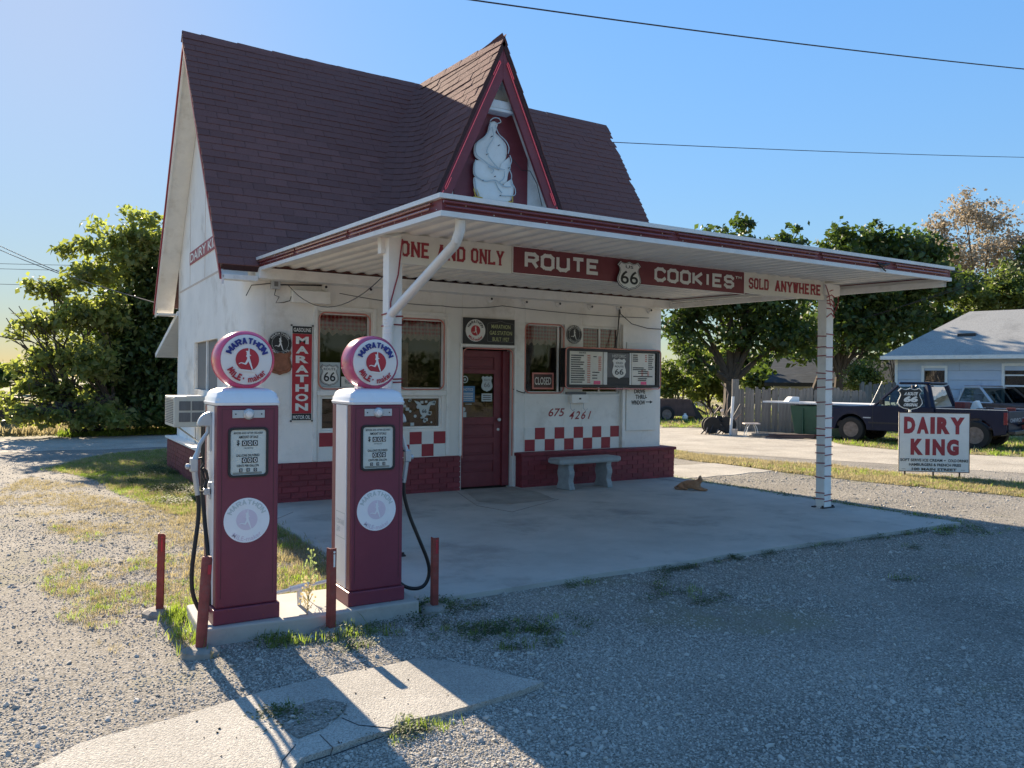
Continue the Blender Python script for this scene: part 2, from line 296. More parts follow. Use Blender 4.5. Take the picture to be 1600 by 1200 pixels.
def runner(g,cx,cz,s,y):
    for i,(pts,(w0,w1)) in enumerate(RUN):
        n=len(pts)
        for j in range(n-1):
            a=Vector(pts[j]);b=Vector(pts[j+1]);d=(b-a).normalized();q=Vector((-d.y,d.x)); wa=w0+(w1-w0)*j/(n-1); wb=w0+(w1-w0)*(j+1)/(n-1)
            P=[a-q*wa/2-d*wa*.2,b-q*wb/2,b+d*wb*.25,b+q*wb/2,a+q*wa/2-d*wa*.2]
            g.add([(cx+p.x*s*1.1,y-.0002*(i+j),cz+(p.y-.36)*s) for p in P],[(0,1,2,3,4)])
SH=[(0,-.56),(.10,-.51),(.26,-.47),(.40,-.37),(.48,-.22),(.46,-.07),(.40,.08),(.37,.20),(.40,.31),(.47,.38),(.41,.46),(.35,.53),(.26,.475),(.16,.46),(.07,.49),(0,.53)]
SH=SH+[(-x,z) for x,z in SH[-2:0:-1]]
def shield(cx,cz,w,h,k=1.): return [(cx+x*w*k,cz+z*h*k*.92) for x,z in SH]
def shield_sign(par,cx,cz,w,h,y,dark=False,lines=None,nm='shield_plate'):
    g=G(); g.prism(shield(cx,cz,w,h),y,y+.006); o=g.build(nm,m_black if not dark else m_print,par)
    g=G(); g.prism(shield(cx,cz,w,h,.955 if not dark else .93),y-.002,y+.001); p=g.build('shield_face',m_print if not dark else m_black,par)
    g=G()
    if not dark: ring(g,shield(cx,cz,w,h,.91),shield(cx,cz,w,h,.875),y-.0035,y-.001)
    for (t,x0,x1,z0,z1,b) in lines: fit(g,t,cx+x0*w,cx+x1*w,cz+z0*h,cz+z1*h,y-.0045,b)
    g.build('lettering',m_black if not dark else m_print,par)
# block alphabet (octagonal strokes on a 4 x 6 grid)
ALP={'O':[[(1,0),(3,0),(4,1),(4,5),(3,6),(1,6),(0,5),(0,1),(1,0)]],'R':[[(0,0),(0,6),(3,6),(4,5),(4,4),(3,3),(0,3)],[(2.3,3),(4,0)]],'U':[[(0,6),(0,1),(1,0),(3,0),(4,1),(4,6)]],
'T':[[(0,6),(4,6)],[(2,6),(2,0)]],'E':[[(4,6),(0,6),(0,0),(4,0)],[(0,3),(3.2,3)]],'C':[[(4,4.4),(4,5),(3,6),(1,6),(0,5),(0,1),(1,0),(3,0),(4,1),(4,1.6)]],'K':[[(0,0),(0,6)],[(4,6),(.6,3),(4,0)]],
'I':[[(1,0),(1,6)]],'S':[[(4,4.6),(4,5),(3,6),(1,6),(0,5),(0,4),(1,3),(3,3),(4,2),(4,1),(3,0),(1,0),(0,1),(0,1.4)]],'N':[[(0,0),(0,6),(4,0),(4,6)]],'A':[[(0,0),(2,6),(4,0)],[(.8,2),(3.2,2)]],
'D':[[(0,0),(0,6),(3,6),(4,5),(4,1),(3,0),(0,0)]],'L':[[(0,6),(0,0),(4,0),(4,1)]],'Y':[[(0,6),(2,3),(2,0)],[(4,6),(2,3)]],'W':[[(0,6),(1,0),(2,5),(3,0),(4,6)]],'H':[[(0,0),(0,6)],[(4,0),(4,6)],[(0,3),(4,3)]]}
SLAB={'R':[(0,0),(0,6),(4,0)],'E':[(0,0),(0,6)],'T':[(2,0)],'N':[(0,0),(0,6),(4,6)],'A':[(0,0),(4,0),(2,6)],'L':[(0,0),(0,6)],'Y':[(2,0),(0,6),(4,6)],'W':[(0,6),(2,6),(4,6)],'H':[(0,0),(0,6),(4,0),(4,6)],'D':[(0,0),(0,6)]}
def block(g,s,x0,x1,z0,z1,y,w=1.15,slab=False,gap=1.9):
    adv=[2 if c=='I' else (3 if c==' ' else 4) for c in s]; tot=sum(adv)+gap*(len(s)-1)+w; kx=(x1-x0)/tot; kz=(z1-z0)/(6+w); x=x0+w/2*kx
    for c,a in zip(s,adv):
        if c!=' ':
            for pl_ in ALP[c]:
                pts=[(x+p*kx,z0+(q+w/2)*kz) for p,q in pl_]; g.stroke(pts,w*min(kx,kz)*(1 if kx<kz*1.6 else 1.2),y,y+.001)
            if slab:
                for p,q in SLAB.get(c,[]):
                    X=x+p*kx; Z=z0+(q+w/2)*kz; ww=kx*1.15; hh=kz*.75; g.box(X-ww,X+ww,y-.003,y-.002,Z-(hh*.8 if q==0 else 0)+(0 if q==0 else -hh*.1),Z+(hh*.1 if q==0 else hh*.8))
        x+=(a+gap)*kx
ALP['M']=[[(0,0),(0,6),(2.2,2.4),(4.4,6),(4.4,0)]]; ALP['P']=[[(0,0),(0,6),(3,6),(4,5),(4,4),(3,3),(0,3)]]; ALP['-']=[[(.4,3),(2.4,3)]]
def arcb(g,s,rad,h,cx,cz,y,t0,t1,bottom=False,w=1.35):   # t0,t1 in degrees, 0 at top (or at bottom)
    q=G(); L=R(t1-t0)*rad; block(q,s,0,L,0,h,y,w); V=[]
    for x,yy,z in q.v:
        t=R(t0)+x/rad
        if bottom: rr_=rad-z; V.append((cx+rr_*math.sin(t),yy,cz-rr_*math.cos(t)))
        else: rr_=rad+z; V.append((cx+rr_*math.sin(t),yy,cz+rr_*math.cos(t)))
    g.add(V,q.f)
# ================================================================ SETTING: ground
def sheet(name,poly,z,m,th=0.0,sub=None):
    g=G()
    if th: g.prismz(poly,z-th,z)
    else:
        a=sum(poly[i][0]*poly[(i+1)%len(poly)][1]-poly[(i+1)%len(poly)][0]*poly[i][1] for i in range(len(poly)))
        if a<0: poly=poly[::-1]
        g.add([(x,y,z) for x,y in poly],[tuple(range(len(poly)))])
    return tag(g.build(name,m),kind='structure')
def rough(poly,amp=.05,step=.25,seed=1):
    r=random.Random(seed); out=[]
    for i in range(len(poly)):
        a=Vector(poly[i]); b=Vector(poly[(i+1)%len(poly)]); n=max(1,int((b-a).length/step)); nn=Vector((-(b-a).y,(b-a).x)).normalized()
        for k in range(n): out.append(tuple(a+(b-a)*k/n+nn*r.uniform(-amp,amp)))
    return out
sheet('ground',[(-900,-300),(900,-300),(900,1500),(-900,1500)],-.02,m_field)
LOT=rough([(-60,-60),(13.2,-60),(13.2,0),(11.9,4.5),(13.6,7.5),(11.6,11.6),(8,14.5),(-60,15.2)],.25,1.2,3)
sheet('gravel_lot',LOT,-.008,m_gravel)
sheet('driveway',rough([(2.8,13.5),(3.8,5),(6.5,-1.5),(9.5,-9),(13.1,-20),(13.1,-.5),(11.6,4.3),(11.2,11)],.12,.9,5),-.004,m_road)
sheet('back_road',rough([(-58,9.3),(-58,12.8),(2,14.2),(2,10.2),(-5.9,9.9)],.15,1,6),-.004,m_road)
SLABP=rough([(-6.93,-.02),(-6.95,-5.1),(-3,-5.06),(.12,-5.14),(.16,-2),(.15,-.02)],.018,.35,8)
slab=sheet('concrete_slab',SLABP,.03,m_conc,.05)
SIDEP=rough([(.2,-.3),(3.3,-.1),(3.6,1.3),(.2,1.6)],.05,.3,8); sheet('side_pavement',SIDEP,.0,m_conc2,.03)
ISL=rough([(-8.40,-5.30),(-6.95,-5.33),(-6.93,-4.72),(-8.38,-4.65)],.02,.25,2)
g=G(); g.prismz(ISL,-.05,.1); island=tag(g.build('pump_island',m_conc,bevel=.012),kind='structure')
PX=[(-30,1240),(64,1200),(124,1168),(210,1144),(311,1117),(386,1095),(455,1075),(525,1059),(590,1047),(651,1035),(700,1040),(775,1055),(850,1072),(812,1085),(756,1102),(690,1120),(625,1136),(610,1147),(560,1160),(524,1174),(475,1192),(430,1240)]
PAVE=rough([tuple(G0(*q)[:2]) for q in PX],.012,.12,4)
sheet('broken_pavement',PAVE,.022,m_conc2,.05)
HOLE=rough([tuple(G0(*q)[:2]) for q in [(430,1128),(470,1108),(510,1098),(538,1108),(542,1122),(505,1146),(470,1160),(440,1150)]],.02,.1,9)
sheet('gravel_patch',HOLE,.027,m_gravel)
sheet('slab_patch',rough(gpoly([(724,764),(800,759),(840,768),(868,780),(800,788),(748,785)]) if 'gpoly' in globals() else [tuple(G0(*q,.03)[:2]) for q in [(724,765),(800,761),(840,769),(868,780),(800,788),(748,785)]],.015,.12,3),.034,mat('slab_patch_cement',(.30,.285,.25),.9,.15,3,.002,60,dirt=(.18,.17,.16),dscale=2,damt=.6))
# cracks in slab and pavement
g=G()
for pts in ([(705,762),(745,790),(800,800),(873,780)],[(458,800),(430,812)],[(1010,745),(1080,755)]):
    P=[G0(*q,.031) for q in pts]; g.tube(P,.0022,4)
for pts in ([(535,1122),(560,1133),(612,1138)],[(500,1148),(520,1168),(516,1180),(478,1192)],[(520,1180),(600,1150)],[(460,1166),(440,1190),(436,1210)]):
    P=[G0(*q,.023) for q in pts]; g.tube(P,.0028,4)
tag(g.build('pavement_crack',m_black),kind='structure')
# ================================================================ THE COTTAGE
XL,YR=-6.97,5.33; T=.2
cot=thing('cottage','white plaster roadside cottage with steep dark red shingled roof and red brick base','building',(-3.4,2.6,0))
def wallgrid(g,x0,x1,z0,z1,holes,f):
    xs=sorted({x0,x1,*[h[0] for h in holes],*[h[1] for h in holes]}); zs=sorted({z0,z1,*[h[2] for h in holes],*[h[3] for h in holes]})
    for i in range(len(xs)-1):
        k=0
        while k<len(zs)-1:
            inh=lambda k:any(h[0]-1e-6<=xs[i] and xs[i+1]<=h[1]+1e-6 and h[2]-1e-6<=zs[k] and zs[k+1]<=h[3]+1e-6 for h in holes)
            if inh(k): k+=1; continue
            j=k
            while j<len(zs)-1 and not inh(j): j+=1
            f(xs[i],xs[i+1],zs[k],zs[j]); k=j
W1=(-6.02,-5.28,1.50,2.55); W1b=(-5.98,-5.30,.95,1.41); W2=(-4.86,-4.14,1.50,2.53); W2b=(-4.83,-4.18,.95,1.41); W3=(-2.77,-2.02,1.45,2.55); W4=(-1.67,-.90,1.45,2.55); DR=(-3.86,-2.97,.0,2.14)
g=G()
wallgrid(g,-6.72,0,0,3.2,[W1,W1b,W2,W2b,W3,W4,DR],lambda a,b,c,d:g.box(a,b,0,T,c,d))
wallgrid(g,.25,YR,0,3.2,[(1.73,3.66,1.45,2.22)],lambda a,b,c,d:g.box(XL,XL+T,a,b,c,d))
g.box(-T,0,T,YR,0,3.2); g.box(XL+T,-T,YR-T,YR,0,3.2)
# rounded front-left corner
pp=[(-6.72+.25*math.cos(R(a)),.25+.25*math.sin(R(a))) for a in range(180,271,10)]; pi_=[(-6.72+.05*math.cos(R(a)),.25+.05*math.sin(R(a))) for a in range(270,179,-10)]
g.prismz(pp+pi_,0,3.2)
# gable walls
for x0,x1 in((XL,XL+T),(-T,0)):
    k=len(g.v); pts=[(.03,3.2),(2.8,6.80),(5.33,3.65),(5.33,3.2)]
    g.add([(x0,y,z) for y,z in pts]+[(x1,y,z) for y,z in pts],[(0,3,2,1),(4,5,6,7),(0,1,5,4),(1,2,6,5),(2,3,7,6),(3,0,4,7)])
g.build('wall',m_white,cot,bevel=.006)
g=G()
for x0,x1,z in((-6.72,-6.06,2.6),): pass
for y in (1.35,2.75,4.1): g.box(XL-.004,XL+.01,y,y+.02,3.2,min(6.3,3.2+1.2*min(y,5.3-y)))
g.box(XL-.005,XL+.01,.3,5.2,3.18,3.21)
g.build('wall_seam',m_lace,cot)
# trim boards, posts of the front, header
g=G()
g.box(-6.80,.02,-.035,-.002,2.93,3.0); g.box(-6.75,.02,-.02,-.002,3.0,3.06)
for w,b in((W1,W1b),(W2,W2b)):
    x0,x1=min(w[0],b[0])-.07,max(w[1],b[1])+.07
    g.box(x0,x0+.05,-.028,-.002,.56,2.62); g.box(x1-.05,x1,-.028,-.002,.56,2.62); g.box(x0+.052,x1-.052,-.026,-.002,2.57,2.62)
    g.box(x0+.052,x1-.052,-.030,-.002,1.425,1.485)
g.box(-3.90,-3.865,-.03,-.002,.54,2.2); g.box(-2.965,-2.93,-.03,-.002,.02,2.2); g.box(-3.90,-2.93,-.032,-.002,2.15,2.185)
g.box(-.88,-.82,-.06,-.002,.56,2.6); g.box(-2.8,-.9,-.012,-.002,1.41,1.44)
g.build('trim_board',m_trim,cot,bevel=.004)
# dark room behind the windows
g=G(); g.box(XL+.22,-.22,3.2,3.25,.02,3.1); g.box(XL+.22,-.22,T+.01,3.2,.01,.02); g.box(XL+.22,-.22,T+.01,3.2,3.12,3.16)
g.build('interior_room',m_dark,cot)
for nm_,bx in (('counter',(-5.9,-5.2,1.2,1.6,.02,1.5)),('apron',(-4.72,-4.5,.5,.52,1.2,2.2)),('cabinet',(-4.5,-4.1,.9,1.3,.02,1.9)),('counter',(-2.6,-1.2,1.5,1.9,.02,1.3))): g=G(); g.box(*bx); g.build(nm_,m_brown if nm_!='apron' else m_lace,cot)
def window(h,frame_w=.035,curt=.0,neon=True,y=.0,lab=None,mul=None,gl=None):
    x0,x1,z0,z1=h; g=G(); fw=frame_w
    g.box(x0+.001,x0+fw,.035,.09,z0+.001,z1-.001); g.box(x1-fw,x1-.001,.035,.09,z0+.001,z1-.001); g.box(x0+fw,x1-fw,.035,.09,z0+.001,z0+fw); g.box(x0+fw,x1-fw,.035,.09,z1-fw,z1-.001)
    if mul:
        for m in mul: g.box(m-.015,m+.015,.037,.08,z0+fw,z1-fw)
    w=g.build('window',m_trim,cot,label=lab)
    g=G(); g.box(x0+fw,x1-fw,.055,.060,z0+fw,z1-fw); g.build('pane',gl or m_glass,w)
    if neon:
        g=G(); p=rrect(x0+.012,x1-.012,z0+.012,z1-.012,.09); p=p+[p[0]]
        g.tube([(a,.005,b) for a,b in p],.011,6,False); g.build('neon_tube',m_neonoff,w,True)
    if curt:
        g=G(); n=44; rows=[z1-fw,z1-curt*.5,z1-curt]; k=len(g.v); rr=random.Random(int(x0*100))
        for zi,z in enumerate(rows):
            for i in range(n+1): g.v.append((x0+fw+(x1-x0-2*fw)*i/n,.082+.010*math.sin(i*1.15)+.006*math.sin(i*.41+zi),z+(.015*math.sin(i*.9) if zi==2 else 0)))
        for zi in range(2):
            for i in range(n): a=zi*(n+1)+i; g.f.append((a,a+1,a+n+2,a+n+1))
        g.build('curtain',m_curtain,w,True)
        g=G(); k=0
        for zi in range(2):
            for i in range(n+1): g.v.append((x0+fw+(x1-x0-2*fw)*i/n,.080+.010*math.sin(i*1.15),z1-curt-(0 if zi==0 else .05+.022*abs(math.sin(i*.36)))+(.015*math.sin(i*.9))))
        for i in range(n): g.f.append((i,i+1,i+n+2,i+n+1))
        g.build('lace_trim',m_lace,w,True)
    return w
w1=window(W1,curt=.23,lab='left front window with red gingham valance and route shield'); window(W1b,.03,neon=False)
w2=window(W2,curt=.24,lab='front window with red gingham valance left of the door'); w2b=window(W2b,.03,neon=False,lab='low front window covered in stickers')
w3=window(W3,curt=.26,lab='front window with a closed sign right of the door',mul=[W3[1]-.10]); w4=window(W4,curt=.36,neon=False,mul=[-1.3],lab='window behind the menu board')
g=G(); g.box(XL+.05,XL+.09,1.735,3.655,1.455,2.215); sw=g.build('window',m_screen,cot,label='grey screened side window above the air conditioner')
for y in(1.74,2.66,3.60): g=G(); g.box(XL+.02,XL+.10,y,y+.05,1.455,2.215); g.build('frame_bar',m_trim,sw)
# window stickers
g=G(); rr=random.Random(3)
for i in range(22):
    x=rr.uniform(-4.78,-4.26); z=rr.uniform(1.0,1.36); a=rr.uniform(.012,.03); 
    if i%3: g.box(x-a,x+a,.049,.052,z-a*.8,z+a*.8)
    else: g.prism(circ(x,z,a,10),.049,.052)
g.prism([(-4.60,1.35),(-4.53,1.27),(-4.50,1.16),(-4.44,1.10),(-4.38,1.16),(-4.35,1.27),(-4.28,1.35),(-4.36,1.33),(-4.40,1.28),(-4.48,1.28),(-4.52,1.33)],.046,.0485)
g.build('sticker',m_fade,w2b); g=G(); fit(g,'66',-4.475,-4.405,1.17,1.225,.045); g.build('sticker_lettering',m_black,w2b)
# door
g=G(); dw=(-3.84,-3.0)
g.box(-3.84,-3.22+.0,.10,.14,.03,1.02); g.box(-3.84,-3.0,.12,.16,1.8,2.12)
def door():
    x0,x1=-3.83,-3.10; y=.14
    g=G(); st=.10
    g.box(x0,x0+.03,y,y+.04,.04,2.10); g.box(x1-.13,x1,y,y+.04,.04,2.10)
    g.box(x0+.03,x1-.13,y,y+.04,.04,.26); g.box(x0+.03,x1-.13,y,y+.04,1.75,1.82); g.box(x0+.03,x1-.13,y,y+.04,2.0,2.10); g.box(x0+.03,x1-.13,y,y+.04,.98,1.09)
    for z in (.43,.69): g.box(x0+.03,x1-.13,y,y+.04,z,z+.09)
    g.box(-3.10,-2.985,y-.05,y+.10,.04,2.10)
    d=g.build('door',m_maroon,cot,bevel=.004)
    for z0,z1 in((.26,.43),(.52,.69),(.78,.98),(1.82,2.0)):
        g=G(); g.box(x0+.03,x1-.13,y+.016,y+.034,z0,z1); g.box(x0+.07,x1-.17,y+.006,y+.016,z0+.035,z1-.035); g.build('door_panel',m_maroon,d,bevel=.005)
    g=G(); g.box(x0+.03,x1-.13,y+.015,y+.02,1.09,1.75); g.build('pane',m_glass,d)
    g=G(); g.lathe([(.012,0),(.014,-.03),(.028,-.04),(.03,-.055),(.02,-.065)],(-3.16,y,1.05),'y',14); g.build('knob',m_alu,d,True); g=G(); g.lathe([(.022,0),(.022,-.012)],(-3.155,y,.90),'y',12); g.build('lock',m_alu,d,True)
    g=G(); g.box(x0+.05,x0+.27,y+.008,y+.012,1.32,1.56); g.build('sticker',m_bluestick,d,label='blue notice')
    g=G(); fit(g,'NOTICE',x0+.08,x0+.24,1.49,1.53,y+.006,0)
    for k in range(5): g.box(x0+.08,x0+.24,y+.006,y+.008,1.345+.026*k,1.355+.026*k)
    g.build('sticker_print',m_print,d)
    g=G(); ring(g,circ(x0+.10,1.66,.055,20),circ(x0+.10,1.66,.04,20),y+.008,y+.012); g.prism(circ(x0+.10,1.66,.02,12),y+.008,y+.012); g.prism(circ(x0+.08,1.21,.035,12),y+.008,y+.012); g.box(x0+.04,x0+.13,y+.008,y+.012,1.095,1.17)
    g.box(x0+.11,x0+.22,y+.008,y+.012,1.285,1.295); g.build('sticker',m_fade,d)
    sx=x1-.25; 
    g=G(); g.prism(shield(sx,1.60,.2,.24),y+.007,y+.012); g.build('sticker',m_fade,d,label='route shield sticker'); g=G(); g.box(sx-.09,sx+.09,y+.008,y+.012,1.33,1.45); g.build('sticker',m_fade,d,label='small white notice')
    g=G(); fit(g,'ROUTE',sx-.05,sx+.05,1.64,1.67,y+.005,0); fit(g,'66',sx-.05,sx+.05,1.545,1.62,y+.005,0)
    for k in range(3): g.box(sx-.07,sx+.07,y+.005,y+.007,1.35+.032*k,1.365+.032*k)
    g.build('sticker_print',m_screen,d)
    g=G(); p=[(-3.845,.03),(-3.845,1.3)]+rrect(-3.845,-2.985,1.2,2.125,.1)[5:10][::-1]*0; a=[(-3.845,-.0,.5),(-3.845,-.0,2.03),(-3.83,0,2.09),(-3.775,0,2.125),(-3.055,0,2.125),(-3.0,0,2.09),(-2.985,0,2.03),(-2.985,0,.5)]
    g.tube(a,.011,6); g.build('neon_tube',m_neonoff,d,True)
door()
# checkered tiles
def checks(x0,x1,n,z0,z1,first_white,sign):
    b=G(); b.box(x0-.01,x1+.01,-.008,-.002,z0-.01,z1+.01); p=b.build('checkered_panel',m_trim,cot); w=(x1-x0)/n; h=(z1-z0)/2
    g=G(); g.box(-w/2+.0015,w/2-.0015,-.006,0,-h/2+.0015,h/2-.0015); mw=g.mesh('tile',m_print); mr=g.mesh('tile',m_dkred)
    for r in range(2):
        for i in range(n):
            red=((i+r)%2==1)==first_white
            link('tile',mr if red else mw,p,loc=(x0+w*(i+.5),-.008,z1-h*(r+.5)))
checks(-6.00,-5.25,4,.55,.925,False,0); checks(-4.88,-4.125,4,.55,.905,True,0); checks(-2.76,-.91,10,.555,.92,True,0)
# brick base
def bricks(base,origin,du,ln,h,dep,bl=.215,bh=.0665,nrm=None,seed=1,cap=True):
    r=random.Random(seed); n=int(round(h/(bh+.01))); g=G(); g.box(-bl/2,bl/2,-.007,.03,-bh/2,bh/2); me=g.mesh('brick',m_brick); g=G(); g.box(-bl/4-.002,bl/4-.002,-.007,.03,-bh/2,bh/2); mh=g.mesh('brick',m_brick)
    ang=math.atan2(du[1],du[0])
    for k in range(n):
        z=(k+.5)*h/n; u=0; half=k%2
        while u<ln-.04:
            w=bl/2 if (half and u==0) or ln-u<bl*.8 else bl
            o=link('brick',me if w==bl else mh,base); uc=u+w/2
            o.location=(origin[0]+du[0]*uc,origin[1]+du[1]*uc,origin[2]+z); o.rotation_euler=(r.uniform(-.01,.01),r.uniform(-.012,.012),ang+r.uniform(-.012,.012)); o.scale=(1,r.uniform(.8,1.25),r.uniform(.94,1.03)); u+=w+.012
g=G(); g.box(-6.72,-3.9,-.028,-.001,0,.54); bb=g.build('brick_base',m_mortar,cot); bricks(bb,(-6.72,-.03,0),(1,0),2.82,.535,.03,seed=2)
g=G(); g.box(-2.93,.14,-.20,-.001,0,.50); g.box(.001,.14,-.001,1.2,0,.50); g.box(-2.96,.17,-.235,-.001,.50,.55); g.box(.001,.17,-.001,1.22,.50,.55); bb=g.build('brick_base',m_mortar,cot,bevel=.008); bricks(bb,(-2.93,-.20,0),(1,0),3.06,.50,.03,seed=5); bricks(bb,(.14,-.20,0),(0,1),1.4,.50,.03,seed=6)
g=G(); g.box(XL-.16,XL-.001,2.0,5.4,0,.54); g.box(XL-.05,XL-.001,.25,2.0,0,.54); bb=g.build('brick_base',m_mortar,cot,bevel=.006); bricks(bb,(XL-.16,5.4,0),(0,-1),3.4,.50,.03,seed=8); bricks(bb,(XL-.05,2.0,0),(0,-1),1.75,.50,.03,seed=9); bricks(bb,(XL-.16,2.0,0),(1,0),.11,.5,.03,seed=9)
g=G(); g.box(XL-.20,XL-.001,1.98,5.44,.54,.575); g.build('brick_cap',m_trim,cot,bevel=.005)
g=G(); g.box(XL-.17,XL-.15,4.35,4.4,.05,.5); g.build('drain_strip',m_rust,cot)
# lettering on the front
g=G(); fit(g,'675',WY(857,640,-.02).x,WY(881,640,-.02).x,1.09,1.22,-.003,.012,slant=.12); g.build('lettering',m_dkred,cot,label='hand painted number 675'); g=G(); fit(g,'4261',WY(889,650,-.02).x,WY(921,650,-.02).x,1.04,1.17,-.004,.012,slant=.12,space=1.3); g.build('lettering',m_dkred,cot,label='hand painted number 4261')
g=G(); g.box(XL-.012,XL-.002,1.25,4.1,3.56,3.77); bnd=g.build('name_board',m_dkred,cot,label='DAIRY KING name board on the side gable')
v,f=text('DAIRY KING',.015); a=v.min(0); b_=v.max(0); v=(v-a)/(b_-a); g=G(); g.add([(XL-.015,4.02-p[0]*2.7,3.59+p[1]*.15) for p in v],f); g.build('lettering',m_print,bnd)
# ---- roof
ZE,ZR=3.05,6.95
TL,TR,BR,BL=Vector((-7.3,2.8,6.98)),Vector((.92,2.8,6.90)),Vector((.30,-.2,3.05)),Vector((-7.3,-.2,3.05))
SLP=1.3; DX=-3.35
def zm(Y): return ZE+SLP*(Y+.2)
def zr(Y): return 6.70+.075*(Y+.2)
DS=2.22
def zd(X,Y): return zr(Y)-DS*abs(X-DX)
g=G(); g.slab([BL,BR,TR,TL],.10); rf=g.build('roof',m_roofbase,cot)
g=G(); g.slab([TL+Vector((0,.004,0)),TR+Vector((0,.004,0)),Vector((.35,5.95,3.02)),Vector((-7.3,5.95,3.02))],.10); g.build('rear_roof',m_roofbase,cot)
# shingles: front slope and left dormer slope
SHN=[]
L=(TL-BL).length; nrow=int(L/.145); ud=(TL-BL)/L; nn=Vector((0,-SLP,1)).normalized(); rr=random.Random(11)
for k in range(nrow):
    s=(k+.0)*L/nrow; Z=BL.z+ud.z*s; Y=BL.y+ud.y*s; xe=BR.x+(TR.x-BR.x)*s/L; x=BL.x-.03-rr.random()*.03-(.15 if k%2 else 0); w=.31
    while x<xe-.03:
        if x<BL.x-.035: x=BL.x-.035-rr.random()*.012; w=.31 if k%2==0 else .16
        xc=x+w/2; ww=min(w,xe+.03-x); xq=xc-.13 if xc<DX else xc+.13
        if zd(xq,Y)<zm(Y)+.02: SHN.append(('m',Vector((x+ww/2,Y,Z)),ww/.31))
        x+=w+.004; w=.31
for side in(-1,1):
    s=.18
    while s<4.0:
        drop=s*DS/math.hypot(1,DS); z=zr(1.)-drop; y=-.27; k=int(s/.145); y-= .15 if k%2 else 0
        yend=(z-ZE)/SLP-.2
        while y<yend-.02:
            if y+.31>-.3: SHN.append(('l' if side<0 else 'r',Vector((DX+side*(zr(y+.15)-z)/DS,max(y,-.27)+.155,z)),1))
            y+=.314
        s+=.145
def shmesh(name,w,m):
    g=G(); t=.007; g.add([(-w/2,-.004,0),(w/2,-.004,0),(w/2,.16,0),(-w/2,.16,0),(-w/2,-.004,t+.006),(w/2,-.004,t+.006),(w/2,.16,t-.004),(-w/2,.16,t-.004)],[(0,3,2,1),(4,5,6,7),(0,1,5,4),(1,2,6,5),(2,3,7,6),(3,0,4,7)]); return g.mesh(name,m)
MS=shmesh('shingle',.31,m_shingle)
def basis(kind):
    if kind=='m': u=Vector((1,0,0)); v=ud; 
    elif kind=='l': u=Vector((.034,-1,.0)).normalized(); v=Vector((1,0,DS)).normalized()
    else: u=Vector((.034,1,0)).normalized(); v=Vector((-1,0,DS)).normalized()
    n=u.cross(v).normalized(); m=Matrix.Identity(4)
    for i in range(3): m[i][0]=u[i]; m[i][1]=v[i]; m[i][2]=n[i]
    return m
g=G()   # woven valley: courses that curve from the main slope into the dormer slope
def vcurve(z,up):
    xv=DX-(zr((z-ZE)/SLP-.2)-z)/DS; yv=(z-ZE)/SLP-.2; q=min(.55,.15+(6.9-z)*.25)
    P0=Vector((xv-q*1.1,yv)); P1=Vector((xv,yv)); P2=Vector((xv+.034*q,yv-q)); out=[]
    for i in range(7): t=i/6; p=P0*(1-t)**2+P1*2*t*(1-t)+P2*t*t; out.append(Vector((p.x-up*.6,p.y-up*.7,z)))
    return out
k=0; z=ZE+.05; hz=.145*SLP/math.hypot(1,SLP)
while z<6.7:
    a=vcurve(z,.016); b=vcurve(z+hz*1.25,.004)
    for i in range(6):
        j=.004*((i+k)%2); A=a[i]+Vector((-j,-j,0)); B_=a[i+1]+Vector((-j,-j,0)); g.add([A,B_,b[i+1],b[i],A+Vector((.02,.02,0)),B_+Vector((.02,.02,0))],[(0,1,2,3),(0,4,5,1)])
    z+=hz; k+=1
tag(g.build('valley_shingle_field',m_shingle,rf),kind='stuff')
g=G()   # dormer body
def dorm_y(z): return (z-ZE)/SLP-.2+.02
a=(DX,-.26,zr(-.26)); b=(DX,2.78,zr(2.78)); 
for sg in(-1,1):
    xb=DX+sg*(zr(-.26)-3.3)/DS
    q=[a,b,(DX+sg*.02,2.78,zr(2.78)-.04),(xb,dorm_y(3.3),3.3),(xb,-.26,3.3)]
    if sg<0: q=q[::-1]
    off=Vector((sg*-.03,0,-.07)); n=len(q); Q=[Vector(p) for p in q]; g.add([p for p in Q]+[p+off for p in Q],[tuple(range(n))[::-1],tuple(range(n,2*n))]+[(i,(i+1)%n,(i+1)%n+n,i+n) for i in range(n)])
dr=g.build('dormer_roof',m_roofbase,cot,fix=True)
SHN.sort(key=lambda q:(q[1]-CAMP).length)
BM={k:basis(k) for k in'mlr'}; vis=[q for q in SHN if q[0]!='r']; rest=[q for q in SHN if q[0]=='r']+vis[290:]
par={'m':rf,'l':dr,'r':dr}
for q in vis[:290]:
    o=link('shingle',MS,par[q[0]]); mm=Matrix.Translation(q[1])@BM[q[0]]@Matrix.Rotation(rr.uniform(-.012,.012),4,'Z')@Matrix.Rotation(rr.uniform(-.0,.03),4,'X')@Matrix.Diagonal((q[2],1,rr.uniform(.8,1.3),1)); o.matrix_basis=mm
for key in (('m',),('l','r')):
    g=G(); base=[v.co.copy() for v in MS.vertices]; fc=[tuple(p.vertices) for p in MS.polygons]
    for q in rest:
        if q[0] in key:
            mm=Matrix.Translation(q[1])@BM[q[0]]@Matrix.Rotation(rr.uniform(-.012,.012),4,'Z')@Matrix.Rotation(rr.uniform(0,.03),4,'X')@Matrix.Diagonal((q[2],1,rr.uniform(.8,1.4),1)); g.add([mm@p for p in base],fc)
    tag(g.build('shingle_field',m_shingle,rf if key[0]=='m' else dr),kind='stuff')
g=G()  # ridge caps
